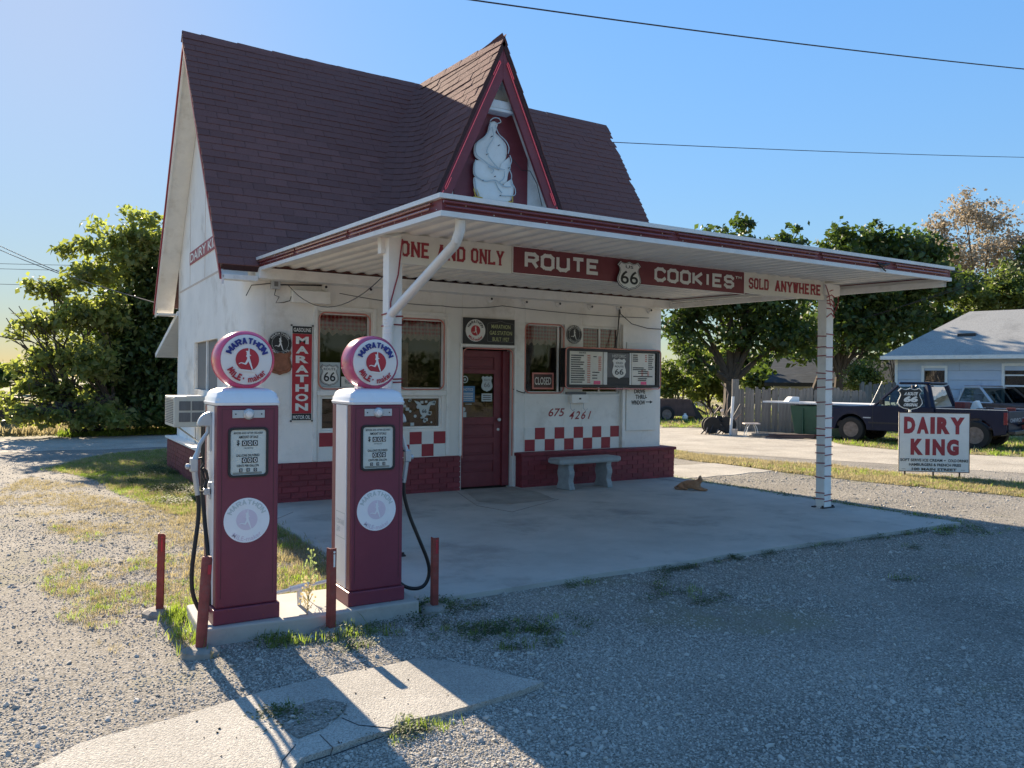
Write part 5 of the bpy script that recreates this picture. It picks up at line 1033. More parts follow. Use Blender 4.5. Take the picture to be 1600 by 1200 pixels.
    g=G(); g.box(F_+.3,F_+.75,-hw+.1,hw-.1,.45,.6); g.box(-F_-.5,F_,-.5,.5,.35,.52); g.build('underbody',m_black,t)
    for x in(F_,-F_):
        for s in(-1,1): wheel(t,x,s*(hw-.13),r,.24,s)
    # junk
    base=Matrix.Translation(ctr)@Matrix.Rotation(math.atan2(d.y,d.x),4,'Z')
    j=thing('junk_pile','dark heap of scrap metal and hoses in the bed of the navy pickup','scrap',tuple(base@Vector((-1.6,0,.6)))); j.rotation_euler[2]=math.atan2(d.y,d.x); j['_l']=1; LOCALS.append(j)
    r_=random.Random(9)
    for k in range(16):
        g=G(); x,y=r_.uniform(-.75,.75),r_.uniform(-.55,.55); a=r_.uniform(0,3); z=r_.uniform(.2,.47)
        if k%4==0: g.lathe([(.06,0),(.1,.02),(.1,.08),(.06,.1)],(x,y,z-.05),'z',10)
        elif k%4==1: g.tube([(x,y,z-.2),(x+.5*math.cos(a),y+.5*math.sin(a),z),(x+.7*math.cos(a),y+.4*math.sin(a),z+.05)],.03,6)
        else: w=r_.uniform(.08,.25); g.box(x-w,x+w,y-w*.6,y+w*.6,z-.35,z)
        g.build('scrap_piece',[m_brown,m_black,m_rim,m_rust][k%4],j,bevel=.01)
    g=G(); g.prism([(.0,.3),(.35,.3),(.25,.62),(.15,.66)],-.02,.25); g.build('white_sack',m_print,j,bevel=.03); g=G(); g.box(.45,.7,-.3,.2,.3,.60); g.build('red_box',m_rust,j,bevel=.02)
    # second truck, nose to the right, behind the bed
    q=D(1548,640,27.5); q.z=0; t=thing('pickup_truck','faded silver pickup cab with red roof edge, behind the bed of the navy pickup','pickup truck',(q.x+.8,q.y+.3,0),rz=math.atan2(d.y,d.x)+R(180)+R(-30),local=True)
    g=G(); profbody(g,[(-2.4,.4),(-2.4,1.02),(.7,1.06),(1.9,.98),(2.0,.45),(1.8,.4)],.9); g.build('body',m_brown,t,bevel=.05,fix=True)
    g=G(); zb,zt=1.05,1.58; C8=[(-.75,-.84,zb),(.75,-.84,zb),(.75,.84,zb),(-.75,.84,zb),(-.6,-.7,zt),(.1,-.7,zt),(.1,.7,zt),(-.6,.7,zt)]
    for a,b in((0,4),(1,5),(2,6),(3,7)): g.tube([C8[a],C8[b]],.045,6)
    for a,b in((0,1),(3,2),(4,5),(7,6),(4,7),(5,6)): g.tube([C8[a],C8[b]],.035,6)
    g.box(-.6,.1,-.7,.7,zt,zt+.05); g.build('cab_frame',m_silver,t,fix=True); g=G(); g.box(-.62,.12,-.70,.70,zt+.051,zt+.065); g.build('roof_paint',m_rust,t)
    for f in((0,1,5,4),(2,3,7,6),(1,2,6,5),(0,3,7,4)): g=G(); g.add([C8[i] for i in f],[(0,1,2,3)]); g.build('window',m_carglass,t)
    g=G(); g.box(-.3,-.1,-.6,.6,.8,1.35); g.build('seat',m_dark,t); g=G(); g.lathe([(.02,.0),(.16,.02),(.18,.12),(.1,.26),(.02,.3)],(.1,-.35,1.06),'z',10); g.build('sack',m_lace,t,True)
    for x in(1.25,-1.5):
        for s in(-1,1): wheel(t,x,s*.78,.35,.22,s)
pickup()
# ================================================================ YARD BEHIND: FENCE, BIN, JUNK
def fence(name,label,A_,B_,h,n,dog=True,step=None,mm=None,gap=.004,seed=1):
    A_=Vector(A_);B_=Vector(B_); d=B_-A_; L=d.length; d.normalize(); r=random.Random(seed); w=L/n; t=thing(name,label,'fence',(A_.x,A_.y,0),rz=math.atan2(d.y,d.x),local=True)
    g=G(); a=w/2-gap; P=[(-a,0),(a,0),(a,h-.05),(a*.5,h),(-a*.5,h),(-a,h-.05)]; g.prism(P,-.012,.012); me=g.mesh('picket',mm or m_wood)
    for i in range(n): o=link('picket',me,t,loc=(w*(i+.5),r.uniform(-.006,.006),0)); o.scale=(1,1,r.uniform(.95,1.03)); o.rotation_euler=(0,r.uniform(-.015,.015),0)
    for z in(.25,h*.8): g=G(); g.box(0,L,.014,.05,z,z+.08); g.build('rail',mm or m_wood,t)
    for k in range(int(L/2.4)+1): g=G(); g.box(k*2.4-.045,k*2.4+.045,.051,.14,0,h-.05); g.build('fence_post',mm or m_wood,t)
    return t
fA=D(1153,660,27.6); fB=D(1330,660,25.0)
fence('picket_fence','long weathered grey dog eared board fence behind the green bin',(fA.x,fA.y),(fB.x+.4,fB.y-.25),1.50,36,seed=4)
g=G(); g.box(-.12,.12,-.02,.02,0,1.78); t=thing('fence_board','tall weathered board standing at the left end of the board fence','board',(fA.x-.12,fA.y+.02,0),rz=R(-25),local=True); g.build('plank',m_wood,t)
fC=D(1345,600,29.5); fD=D(1400,600,29); fence('picket_fence','short grey fence with rounded tops between the bin and the blue house',(fC.x,fC.y),(fD.x,fD.y),1.72,9,seed=6)
def binbox():
    a=D(1238,660,24.6); b=D(1330,660,23.4); d=Vector((b.x-a.x,b.y-a.y,0)); t=thing('green_bin','large green painted steel bin in front of the board fence','bin',(a.x,a.y,0),rz=math.atan2(d.y,d.x),local=True); L=d.length
    g=G(); C8=[(.08,0,0.05),(L-.08,0,.05),(L-.08,1.2,.05),(.08,1.2,.05),(-.06,-.05,.98),(L+.06,-.05,.98),(L+.06,1.2,.98),(-.06,1.2,.98)]; g.add(C8,[(0,3,2,1),(4,5,6,7),(0,1,5,4),(1,2,6,5),(2,3,7,6),(3,0,4,7)]); g.build('body',m_green,t,bevel=.02)
    for k in(.3,.62,.94): g=G(); g.box(k*L-.2,k*L-.16,-.08,-.0,.06,.9); g.build('rib',m_green,t)
    u=thing('panel_sheet','long white sheet of roofing lying across the top of the green bin','panel',(a.x,a.y,1.0),rz=math.atan2(d.y,d.x),local=True); g=G(); g.slab([(-.9,-.15,.10),(L+1.0,-.1,.06),(L+1.0,1.25,.08),(-.9,1.2,.08)],.05); g.build('sheet',m_metalwhite,u,fix=True)
    v=thing('foam_block','small white block resting on the white roofing sheet','block',(a.x+.1,a.y,1.09),rz=R(-20),local=True); g=G(); g.prism([(-.22,0),(.16,0),(.16,.15),(-.08,.15)],0,.3); g.build('block',m_print,v,bevel=.02)
binbox()
t0=D(1143,658,25.2); t=thing('white_pole','white plastic pole leaning upright beside the junk heap','pole',(t0.x,t0.y,0)); g=G(); g.tube([(t0.x-.04,t0.y,0),(t0.x+.06,t0.y,1.22)],.045,8); g.build('pole',m_metalwhite,t,True)
q=D(1124,658,25.6); t=thing('scrap_heap','dark heap of scrap wheels and bent bicycle frames left of the white pole','scrap',(q.x,q.y,0),rz=R(-30),local=True); r_=random.Random(3)
for k in range(4): g=G(); x=r_.uniform(-.5,.4); g.lathe([(.22,-.03),(.27,-.03),(.28,0),(.27,.03),(.22,.03)],(x,r_.uniform(-.2,.2),.3),'y',18); o=g.build('wheel',m_tyre,t,True); o.rotation_euler=(r_.uniform(-.5,.1),0,r_.uniform(-.5,.5))
for k in range(14): g=G(); x=r_.uniform(-.5,.5); g.tube([(x-.3,r_.uniform(-.3,.3),0),(x,r_.uniform(-.2,.2),r_.uniform(.3,.7)),(x+r_.uniform(-.2,.4),0,r_.uniform(.2,1.0))],.02,5); g.build('bent_tube',m_rim if k%3 else m_black,t)
g=G(); g.tube([(.25,0,0),(.25,0,1.1),(.28,0,1.3),(.18,0,1.5),(.05,0,1.65)],.018,5); g.build('tall_rod',m_rim,t)
g=G(); g.lathe([(.05,0),(.06,.05),(.02,.09)],(.05,-.1,.72),'z',8); g.build('bell',m_lace,t,True)
q=D(1174,655,24.6); t=thing('stool','small stool with white bent legs in front of the board fence','stool',(q.x,q.y,0),rz=R(-31),local=True); g=G(); g.box(-.24,.24,-.15,.15,.38,.42); g.build('seat',m_lace,t,bevel=.01)
for sx in(-1,1):
    for sy in(-.1,.1): g=G(); g.tube([(sx*.08,sy,.38),(sx*.14,sy,.28),(sx*.2,sy,.0)],.012,5); g.build('leg',m_metalwhite,t)
for i,(px,dd,l) in enumerate([(1205,24.4,'grey plank pile lying at the foot of the board fence'),(1232,24.0,'dark plank pile in the grass beside the green bin')]):
    q=D(px,660,dd); t=thing('plank_pile',l,'planks',(q.x,q.y,0),rz=R(-35),local=True)
    for k in range(4): g=G(); g.box(-.7+.1*k,.7+.05*k,-.2+.1*k,-.12+.1*k,.02+.05*(k%2),.07+.05*(k%2)); o=g.build('plank',m_wood if i==0 else m_brown,t)
q=D(1148,658,24.9); t=thing('bucket','small round white bucket by the foot of the white pole','bucket',(q.x,q.y,0),local=True); g=G(); g.lathe([(.08,0),(.10,.2),(.105,.21)],(0,0,0),'z',12); g.build('shell',m_lace,t,True)
# rusty trailer
q=D(1050,650,33.); t=thing('rusty_trailer','low rusty brown trailer side with an old wheel, left of the big trees','trailer',(q.x,q.y,0),rz=R(-31),local=True)
g=G(); g.prism([(-2.4,.25),(1.0,.25),(.75,.95),(-2.4,.95)],0,.08); g.prism([(-2.4,.25),(1.0,.25),(.75,.95),(-2.4,.95)],1.5,1.58); g.box(-2.4,.9,.08,1.5,.3,.36); g.build('side_wall',m_brown,t)
g=G(); g.prism([(1.0,.0),(1.45,.0),(.8,.95)],.1,1.4); g.build('ramp',m_black,t); wheel(t,-.25,-.1,.33,.2,-1); wheel(t,-.25,1.7,.33,.2,1)
t=thing('plastic_jug','small white jug standing beside the trailer wheel','jug',(q.x+.35,q.y-.4,0),local=True); g=G(); g.lathe([(.12,0),(.12,.26),(.05,.33),(.05,.38)],(0,0,0),'z',10); g.build('body',m_print,t,True)
q=D(1104,640,38.); t=thing('brush_pile','low dark pile of scrap timber beyond the trailer','scrap',(q.x,q.y,0),rz=R(-31),local=True)
for k in range(16): g=G(); x=r_.uniform(-1.8,1.6); g.tube([(x,r_.uniform(-.3,.3),r_.uniform(0,.3)),(x+r_.uniform(-1,1),r_.uniform(-.3,.3),r_.uniform(.3,.8))],.05,5); g.build('branch',m_bark if k%3 else m_rim,t)
q=D(1079,625,52.); t=thing('water_tank','pale cylindrical tank by the utility pole beyond the trees','tank',(q.x+.5,q.y,0),local=True); g=G(); g.lathe([(.7,0),(.7,1.3),(.4,1.6),(.1,1.65)],(0,0,0),'z',16); g.build('shell',m_alu,t,True)
# ================================================================ HOUSES
def bluehouse():
    a=D(1398,620,30.5); b=D(1660,620,27.0); a.z=b.z=0; d=(b-a); L=d.length; L=9.; ang=math.atan2(d.y,d.x)
    t=thing('blue_house','pale blue single storey house with grey shingled hip roof behind the trucks','house',(a.x,a.y,0),rz=ang,local=True); H=2.72
    wins=[(1.02,1.72,.95,2.28),(3.62,4.52,.95,2.35)]
    g=G(); wallgrid(g,0,L,.0,H,wins,lambda p,q,r,s:g.box(p,q,.03,.15,r,s)); g.box(0,.12,.15,6,0,H); g.box(L-.12,L,.15,6,0,H); g.box(.12,L-.12,5.88,6,0,H); g.build('wall',m_siding,t)
    hh=.34; z=0.15; k=0
    while z<H-.05:
        hz=min(hh,H-z)
        xs=[0.0]+sorted([q for w in wins for q in w[:2] if w[2]<z+hz-.01 and w[3]>z+.01]+([2.2+.7*(k%3)] if True else []))+[L]
        for i in range(len(xs)-1):
            m_=(xs[i]+xs[i+1])/2; 
            if any(w[0]<m_<w[1] and w[2]<z+hz*.5<w[3] for w in wins) or xs[i+1]-xs[i]<.03: continue
            g=G(); g.add([(xs[i]+.004,-.012,z),(xs[i+1]-.004,-.012,z),(xs[i+1]-.004,.012,z+hz-.01),(xs[i]+.004,.012,z+hz-.01),(xs[i]+.004,.03,z),(xs[i+1]-.004,.03,z),(xs[i+1]-.004,.03,z+hz-.01),(xs[i]+.004,.03,z+hz-.01)],[(0,1,2,3),(0,4,5,1),(1,5,6,2),(2,6,7,3),(3,7,4,0)]); g.build('siding_board',m_siding,t)
        z+=hz; k+=1
    for i,w in enumerate(wins):
        g=G(); o=.09; ring(g,[(w[0]-o,w[2]-o),(w[1]+o,w[2]-o),(w[1]+o,w[3]+o),(w[0]-o,w[3]+o)],[(w[0],w[2]),(w[1],w[2]),(w[1],w[3]),(w[0],w[3])],-.03,.06); g.box(w[0],w[1],.02,.05,(w[2]+w[3])/2-.03,(w[2]+w[3])/2+.03)
        if i: g.box(w[0],w[1],.015,.04,w[3]-.35,w[3]-.30)
        wo=g.build('window',m_trim,t); g=G(); g.box(w[0],w[1],.07,.075,w[2],w[3]); g.build('pane',m_glass,wo); 
    g=G(); g.box(.13,L-.13,1.2,1.25,.1,2.6); g.build('inner_wall',m_dark,t)
    g=G(); g.box(0,.10,-.025,-.013,0,H); g.box(L-.1,L,-.025,-.013,0,H); g.box(4.85,4.93,-.03,-.013,0,H); g.build('corner_board',m_trim,t)
    g=G(); g.tube([(5.3,-.06,.5),(5.3,-.06,H)],.03,6); g.build('conduit',m_alu,t); g=G(); g.box(5.2,5.45,-.12,-.03,1.0,1.35); g.build('meter_box',m_alu,t,bevel=.02)
    e=.4; g=G(); A1,B1,C1,D1=Vector((-e,-e,H)),Vector((L+e,-e,H)),Vector((L+e,6+e,H)),Vector((-e,6+e,H)); R1,R2=Vector((1.9,3,H+1.85)),Vector((L-2.4,3,H+1.85))
    g.add([A1,B1,C1,D1,R1,R2],[(0,1,5,4),(1,2,5),(2,3,4,5),(3,0,4),(3,2,1,0)]); g.build('roof',m_greyroof,t); g=G(); g.box(-e-.02,L+e,-e-.03,-e-.005,H-.12,H+.02); g.box(-e-.03,-e-.005,-e,6+e,H-.12,H+.02); g.build('gutter',m_trim,t)
    g=G(); n_=Vector((0,-1.85,3.4)).normalized(); g.box(1.9,2.5,1.0,1.25,H+.68,H+.88); g.build('roof_vent',m_black,t)
bluehouse()
def darkhouse():
    a=D(1215,600,43); b=D(1420,600,40); d=b-a; t=thing('dark_roofed_house','low house with a dark sagging shingled roof under the trees behind the fence','house',(a.x,a.y,0),rz=math.atan2(d.y,d.x),local=True); L=Vector((d.x,d.y)).length
    g=G(); g.box(-.2,L,0,5,0,1.75); g.build('wall',m_cream,t); g=G(); g.slab([(-.6,-.5,1.7),(L+.5,-.5,1.7),(L+.5,2.5,3.1),(-.6,2.5,3.1)],.1); g.slab([(L+.5,5.5,1.7),(-.6,5.5,1.7),(-.6,2.5,3.1),(L+.5,2.5,3.1)],.1); g.build('roof',mat('dark_blue_shingle',(.035,.045,.055),.9,.3,6,dirt=(.12,.12,.12),dscale=5,damt=.5,stretch=(.4,1,1)),t); g=G(); g.box(-.6,L+.5,-.55,-.5,1.5,1.68); g.build('gutter',m_black,t)
    g=G(); g.box(2.2,2.3,-.03,-.01,0,1.5); g.box(4,4.1,-.03,-.01,0,1.5); g.build('wall_strip',m_dark,t)
darkhouse()
# ================================================================ POLES AND WIRES
def upole(x,y,h,label):
    t=thing('utility_pole',label,'utility pole',(x,y,0),local=True); g=G(); g.tube([(0,0,0),(0,0,h)],[.16,.11],8); g.build('pole',m_bark,t,True); g=G(); g.box(-1.1,1.1,-.06,.06,h-.7,h-.55); g.build('crossarm',m_bark,t)
q=D(1078,600,53.); upole(q.x,q.y,8.6,'wooden utility pole seen through the gap left of the big trees')
q=D(1316,600,60.); upole(q.x,q.y,7.5,'thin utility pole seen between the trunks of the right trees')
q=D(-140,600,70.); upole(q.x,q.y,9,'utility pole out in the field beyond the left edge')
cable('overhead_wire','thick black overhead wire crossing the sky at the top right',[sag(D(640,-14,15.),D(1750,122,24.),.12)],.016)
cable('overhead_wire','thin overhead wire running right from behind the cottage roof',[sag(D(930,221,24.),D(1750,248,40.),.1)],.013)
cable('overhead_wire','twisted service wire sagging down to the rear eave from the left edge',[sag(D(-80,345,30.),D(100,428,22.),.05),sag(D(-80,352,30.),D(100,430,22.),.08),sag(D(100,429,22.),Vector((-6.9,5.9,2.95)),.02)],.012)
for i,y in enumerate((409,417,441)): cable('power_line',['upper','middle','lowest'][i]+' faint power line at the left edge beyond the leafy tree',[sag(D(-100,y,70.),D(420,y+9,60.),.1)],.02)
for i,(a,b) in enumerate([((1040,585),(1600,420)),((1040,600),(1620,405))]): cable('power_line',['lower','upper'][i]+' power line passing through the right hand trees',[sag(D(*a,45.),D(*b,35.),.1)],.014)
t=thing('dark_barrel','dark stacked timber box with a pale lid at the far left edge','box',tuple(G0(5,672)),local=True); g=G(); g.box(-.7,.35,-.3,.4,0,.95); g.build('box_side',m_bark,t,bevel=.03); g=G(); g.slab([(-.8,-.4,1.12),(.45,-.4,.98),(.45,.5,.98),(-.8,.5,1.12)],.05); g.build('lid',m_lace,t)
q=D(136,655,22.5); t=thing('white_mower','small white covered machine under the leafy tree','machine',(q.x,q.y,0),rz=R(10),local=True); g=G(); g.prism([(-.3,.1),(.25,.1),(.3,.42),(.0,.5),(-.35,.3)],-.2,.2); g.build('cover',m_print,t,bevel=.04); g=G(); g.lathe([(.14,-.03),(.14,.03)],(-.2,-.25,.14),'y',12); g.lathe([(.14,-.03),(.14,.03)],(.25,-.25,.14),'y',12); g.build('wheel',m_tyre,t)
# ================================================================ TREES
def crown(name,blobs,n,ls,m,parent,seed,fill=.45,droop=.2,aspect=.6):
    r=np.random.RandomState(seed); V=[];vol=np.array([b[3]**2 for b in blobs]); cnt=(n*vol/vol.sum()).astype(int); C=[];Nn=[]
    for b,k in zip(blobs,cnt):
        # clumps of leaves on and inside the blob
        nc=max(6,k//34); dirs=r.normal(size=(nc,3)); dirs/=np.linalg.norm(dirs,axis=1)[:,None]; rad=(fill+(1-fill)*r.rand(nc)**.6)*(1+.30*r.randn(nc).clip(-1,1.5)); sc=np.array([b[3],b[3],b[4] if len(b)>4 else b[3]*.85])
        cc=np.array(b[:3])+dirs*rad[:,None]*sc; idx=r.randint(0,nc,k); cs=.11*b[3]+.13
        p=cc[idx]+r.normal(size=(k,3))*cs*np.array([1,1,.6]); C.append(p)
    C=np.concatenate(C); C=C[C[:,2]>.25]; k=len(C)
    nrm=r.normal(size=(k,3))+np.array([0,0,.7]); nrm/=np.linalg.norm(nrm,axis=1)[:,None]; u=np.cross(nrm,r.normal(size=(k,3))); u/=np.linalg.norm(u,axis=1)[:,None]; w=np.cross(nrm,u); s=ls*(.55+.8*r.rand(k))[:,None]; dz=np.array([0,0,-droop])*s
    P=np.stack([C-u*s,C+w*s*aspect+nrm*s*.12,C+u*s+dz,C-w*s*aspect+nrm*s*.12],1).reshape(-1,3)
    me=bpy.data.meshes.new(name); me.vertices.add(4*k); me.vertices.foreach_set('co',P.ravel()); me.loops.add(4*k); me.loops.foreach_set('vertex_index',np.arange(4*k)); me.polygons.add(k); me.polygons.foreach_set('loop_start',np.arange(k)*4); me.polygons.foreach_set('loop_total',np.full(k,4)); me.update(calc_edges=True); me.materials.append(m)
    return link(name,me,parent)
def tree(label,base,trunks,blobs,n,ls,m,seed,tr=.2,cat_='tree',fill=.45,group=None):
    t=thing('tree',label,cat_,tuple(base),group=group); r=random.Random(seed); g=G()
    bl=[Vector(b[:3]) for b in blobs]
    for (dx,dy) in trunks:
        b=Vector((base[0]+dx,base[1]+dy,-.1)); top=sum(bl,Vector())/len(bl); top=Vector((b.x*.5+top.x*.5,b.y*.5+top.y*.5,top.z*.75)); f=b.lerp(top,.4)+Vector((r.uniform(-.2,.2),r.uniform(-.2,.2),0))
        g.tube([b,b.lerp(f,.5)+Vector((r.uniform(-.1,.1),0,0)),f],[tr*1.25,tr,tr*.85],8)
        near=sorted(bl,key=lambda q:(q-f).length)
        for q in (near if len(trunks)==1 else near[:max(4,len(near)*2//3)]):
            m1=f.lerp(q,.5)+Vector((r.uniform(-.3,.3),r.uniform(-.3,.3),r.uniform(0,.3))); g.tube([f+Vector((0,0,-.1)),m1,q],[tr*.5,tr*.3,tr*.1],6)
            for k in range(4): e=q+Vector((r.uniform(-1,1),r.uniform(-1,1),r.uniform(-.3,.9)))*.5; g.tube([m1.lerp(q,.3+.2*k),e],[tr*.14,.012],4)
    g.build('trunk',m_bark,t,True); crown('foliage',blobs,n,ls,m,t,seed,fill); return t
def B(x,y,d,rpx,sq=None):   # a crown lump seen at a pixel and depth
    p=D(x,y,d); r=rpx*d/F; return (p.x,p.y,p.z,r,(sq*d/F) if sq else r*.85)
# leafy tree mass on the left
tree('leafy green backlit tree with big pale leaves left of the cottage',D(118,660,22)*1,[(0,0),(1.2,.2)],[B(108,395,22,15),B(140,385,22,18),B(60,448,21.6,15),B(85,455,22,20),B(130,430,22,28),B(170,420,22.4,30),B(45,505,21.4,14),B(25,522,21.3,10),B(75,510,22,24),B(120,490,22,34),B(160,490,22.4,38),B(60,560,21.6,18),B(95,560,22,30),B(140,560,22,40),B(20,578,21.4,12),B(45,600,21.5,18),B(15,625,21,14),B(35,645,21.3,16),B(75,615,21.7,24),B(110,620,22,28),B(80,645,21.8,16),B(180,375,22.6,20),B(205,335,22.6,12),B(200,365,22.5,18),B(228,340,22.8,16),B(240,375,22.8,22),B(215,395,22.6,24),B(150,350,22.4,9),B(30,652,20.6,14),B(60,650,20.8,16),B(95,652,21,18),B(150,640,21.5,26),B(180,655,21.5,20),B(120,660,21.2,12)],11000,.092,m_leafA,21,.10,fill=.1)
tree('dense dark green tree behind the leafy tree, beside the cottage wall',D(225,660,24)*1,[(0,0),(.8,.3),(-.9,.2)],[B(230,420,23.5,40),B(255,385,24,30),B(200,470,24,48),B(250,470,24,60),B(210,550,24,75),B(265,560,24,80),B(180,610,24,55),B(240,630,24,62),B(300,620,24,70),B(290,430,25,60),B(215,655,22.6,20),B(250,655,22.8,24),B(185,662,22.4,14),B(280,650,23,26)],40000,.085,m_leafB,22,.11,fill=.15)
# right hand trees
tree('big dark spreading tree rising behind the end of the board fence',D(1140,655,36)*1,[(0,0)],[B(1130,385,36,34,30),B(1160,375,36,22,26),B(1195,382,36,22,26),B(1235,378,36,24,24),B(1070,500,36,40),B(1110,470,36,50),B(1160,440,36,60),B(1210,450,36,60),B(1180,520,36,55),B(1090,560,36,28),B(1240,520,36,55),B(1060,450,36,40),B(1135,420,36,50)],13500,.15,m_leafB,23,.36,fill=.05)
tree('broad dark green maple behind the fence in the middle of the right hand trees',D(1262,640,40)*1,[(0,0),(1.3,-.6)],[B(1320,385,40,42),B(1370,375,40,36),B(1405,390,40,52),B(1300,440,40,55),B(1350,450,40,60),B(1420,440,40,60),B(1280,510,40,55),B(1340,520,40,50),B(1400,500,40,50),B(1450,430,40,45),B(1445,390,40,32)],15500,.16,m_leafB,24,.24,fill=.05)
tree('dark tree with forked trunk behind the left corner of the blue house',D(1330,640,44)*1,[(0,0),(1.2,0)],[B(1370,500,44,48),B(1430,480,44,45),B(1475,450,44,40),B(1330,470,44,40),B(1465,500,44,28)],7000,.16,m_leafB,25,.2,fill=.1)
tree('tall brown seed laden tree rising above the blue house roof',D(1520,640,52)*1,[(0,0)],[B(1510,330,52,36),B(1470,355,52,30),B(1545,345,52,34),B(1490,400,52,45),B(1550,400,52,45),B(1520,450,52,45),B(1580,380,52,32),B(1590,430,52,35)],11000,.11,m_leafC,26,.2,fill=.1)
tree('olive green tree between the brown tree and the blue house roof',D(1540,640,46)*1,[(0,0)],[B(1520,470,46,36),B(1570,450,46,36),B(1600,480,46,36),B(1500,440,46,20)],9000,.12,m_leafD,27,.16,fill=.25)
tree('dark green tree at the right edge of the photo behind the blue house',D(1640,640,50)*1,[(0,0)],[B(1615,430,50,50),B(1650,460,50,55),B(1600,510,50,30),B(1610,385,50,22),B(1690,440,50,60)],9000,.14,m_leafB,28,.2,fill=.25)
tree('light green small tree in the gap between the cottage and the big tree',D(1105,640,46)*1,[(0,0)],[B(1100,590,46,32),B(1120,560,46,26),B(1085,610,46,18),B(1130,605,46,24)],7000,.12,m_leafA,29,.12,fill=.2)
tree('thin scraggly tree close to the right corner of the cottage',D(1050,640,42)*1,[(0,0),(.8,0)],[B(1045,580,42,22),B(1060,545,42,14),B(1070,600,42,16),B(1040,610,42,16)],2600,.11,m_leafD,30,.08,fill=.1)
tree('dark hedge trees closing the gap beyond the fence',D(1220,640,50)*1,[(0,0),(2,-1),(-2,1)],[B(1180,590,50,32),B(1230,580,50,36),B(1290,570,50,36),B(1340,585,50,36)],8000,.15,m_leafB,31,.14,fill=.1)
t=thing('shrub','yellow green topped round shrub in front of the dark roofed house','shrub',tuple(D(1352,640,33)*1)); t.location.z=0; crown('foliage',[B(1350,580,33,17),B(1345,595,33,20),B(1362,597,33,16)],4500,.06,m_leafD,t,32,.3)
g=G(); 
for k in range(26): a=rr.uniform(-.8,.8); p=D(1405,600,32); g.tube([(p.x,p.y,0),(p.x+a*.6,p.y,1.6),(p.x+a*1.6+rr.uniform(-.3,.3),p.y+rr.uniform(-.4,.4),rr.uniform(2.,3.2))],[.025,.014,.006],4)
tag(g.build('bare_shrub',m_bark),'leafless grey shrub beside the left corner of the blue house','shrub')
# far tree lines and an unseen tree row added behind the camera for window reflections
for i,(x0,x1,d,y,l) in enumerate([(-60,70,70,588,'low distant tree line beyond the field at the far left'),(1020,1110,90,592,'distant hazy tree line seen in the gap right of the cottage'),(1090,1460,70,575,'distant trees behind the right hand houses')]):
    n=(x1-x0)//(12 if i<2 else 16); bl=[B(x0+(x1-x0)*(k+.5)/n,y+rr.uniform(-5,8),d+rr.uniform(-2,2),rr.uniform(9,17) if i<2 else rr.uniform(16,30)) for k in range(n)]; o=crown('far_treeline',bl,1300*n//2,.3,m_leafD if i<2 else m_leafB,None,40+i,.2); tag(o,l,'trees',kind='stuff')
bl=[(rr.uniform(-45,45),rr.uniform(-52,-44),rr.uniform(.6,2.4),rr.uniform(2.,3),rr.uniform(1.5,2.4)) for k in range(34)]; o=crown('reflection_treeline',bl,34000,.3,m_leafB,None,50,.3); tag(o,'unseen row of dark trees added behind the camera to darken the window reflections','trees',kind='stuff')
# ================================================================ SCATTERED STUFF (gravel, grass) as instances on points
def proto(name,g,m,smooth=False):
    return bpy.data.objects.new(name,g.mesh(name,m,smooth))
def scatter(name,pts,scl,protos,seed,tilt=.3,full=False,kind='stuff'):
    me=bpy.data.meshes.new(name); k=len(pts); me.vertices.add(k); me.vertices.foreach_set('co',np.asarray(pts,dtype=np.float32).ravel()); a=me.attributes.new('sz','FLOAT','POINT'); a.data.foreach_set('value',np.asarray(scl,dtype=np.float32)); me.update()
    o=bpy.data.objects.new(name,me); COL.objects.link(o); o['kind']=kind
    cl=bpy.data.collections.new(name+'_kinds')
    for p in protos: cl.objects.link(p)
    ng=bpy.data.node_groups.new(name+'_scatter','GeometryNodeTree'); ng.interface.new_socket('Geometry',in_out='INPUT',socket_type='NodeSocketGeometry'); ng.interface.new_socket('Geometry',in_out='OUTPUT',socket_type='NodeSocketGeometry')
    N=ng.nodes; L=ng.links; gi=N.new('NodeGroupInput'); go=N.new('NodeGroupOutput'); ci=N.new('GeometryNodeCollectionInfo'); ci.inputs['Collection'].default_value=cl; ci.inputs['Separate Children'].default_value=True; ci.inputs['Reset Children'].default_value=True
    ip=N.new('GeometryNodeInstanceOnPoints'); ip.inputs['Pick Instance'].default_value=True; na=N.new('GeometryNodeInputNamedAttribute'); na.data_type='FLOAT'; na.inputs['Name'].default_value='sz'
    rv=N.new('FunctionNodeRandomValue'); rv.data_type='FLOAT_VECTOR'; tt=3.14 if full else tilt; rv.inputs[0].default_value=(-tt,-tt,0); rv.inputs[1].default_value=(tt,tt,6.28); rv.inputs['Seed'].default_value=seed
    ri=N.new('FunctionNodeRandomValue'); ri.data_type='INT'; ri.inputs[4].default_value=0; ri.inputs[5].default_value=len(protos)-1; ri.inputs['Seed'].default_value=seed+1
    m2=N.new('GeometryNodeMeshToPoints'); L.new(gi.outputs[0],m2.inputs[0]); L.new(m2.outputs[0],ip.inputs['Points']); L.new(ci.outputs[0],ip.inputs['Instance']); L.new(rv.outputs[0],ip.inputs['Rotation']); L.new(ri.outputs[2],ip.inputs['Instance Index']); L.new(na.outputs[0],ip.inputs['Scale']); L.new(ip.outputs[0],go.inputs[0])
    md=o.modifiers.new('scatter','NODES'); md.node_group=ng; return o
def inpoly(P,poly):
    x,y=P[:,0],P[:,1]; c=np.zeros(len(P),bool); n=len(poly)
    for i in range(n):
        x1,y1=poly[i][:2]; x2,y2=poly[(i+1)%n][:2]
        if y1==y2: continue
        c^=((y1>y)!=(y2>y))&(x<(x2-x1)*(y-y1)/(y2-y1)+x1)
    return c
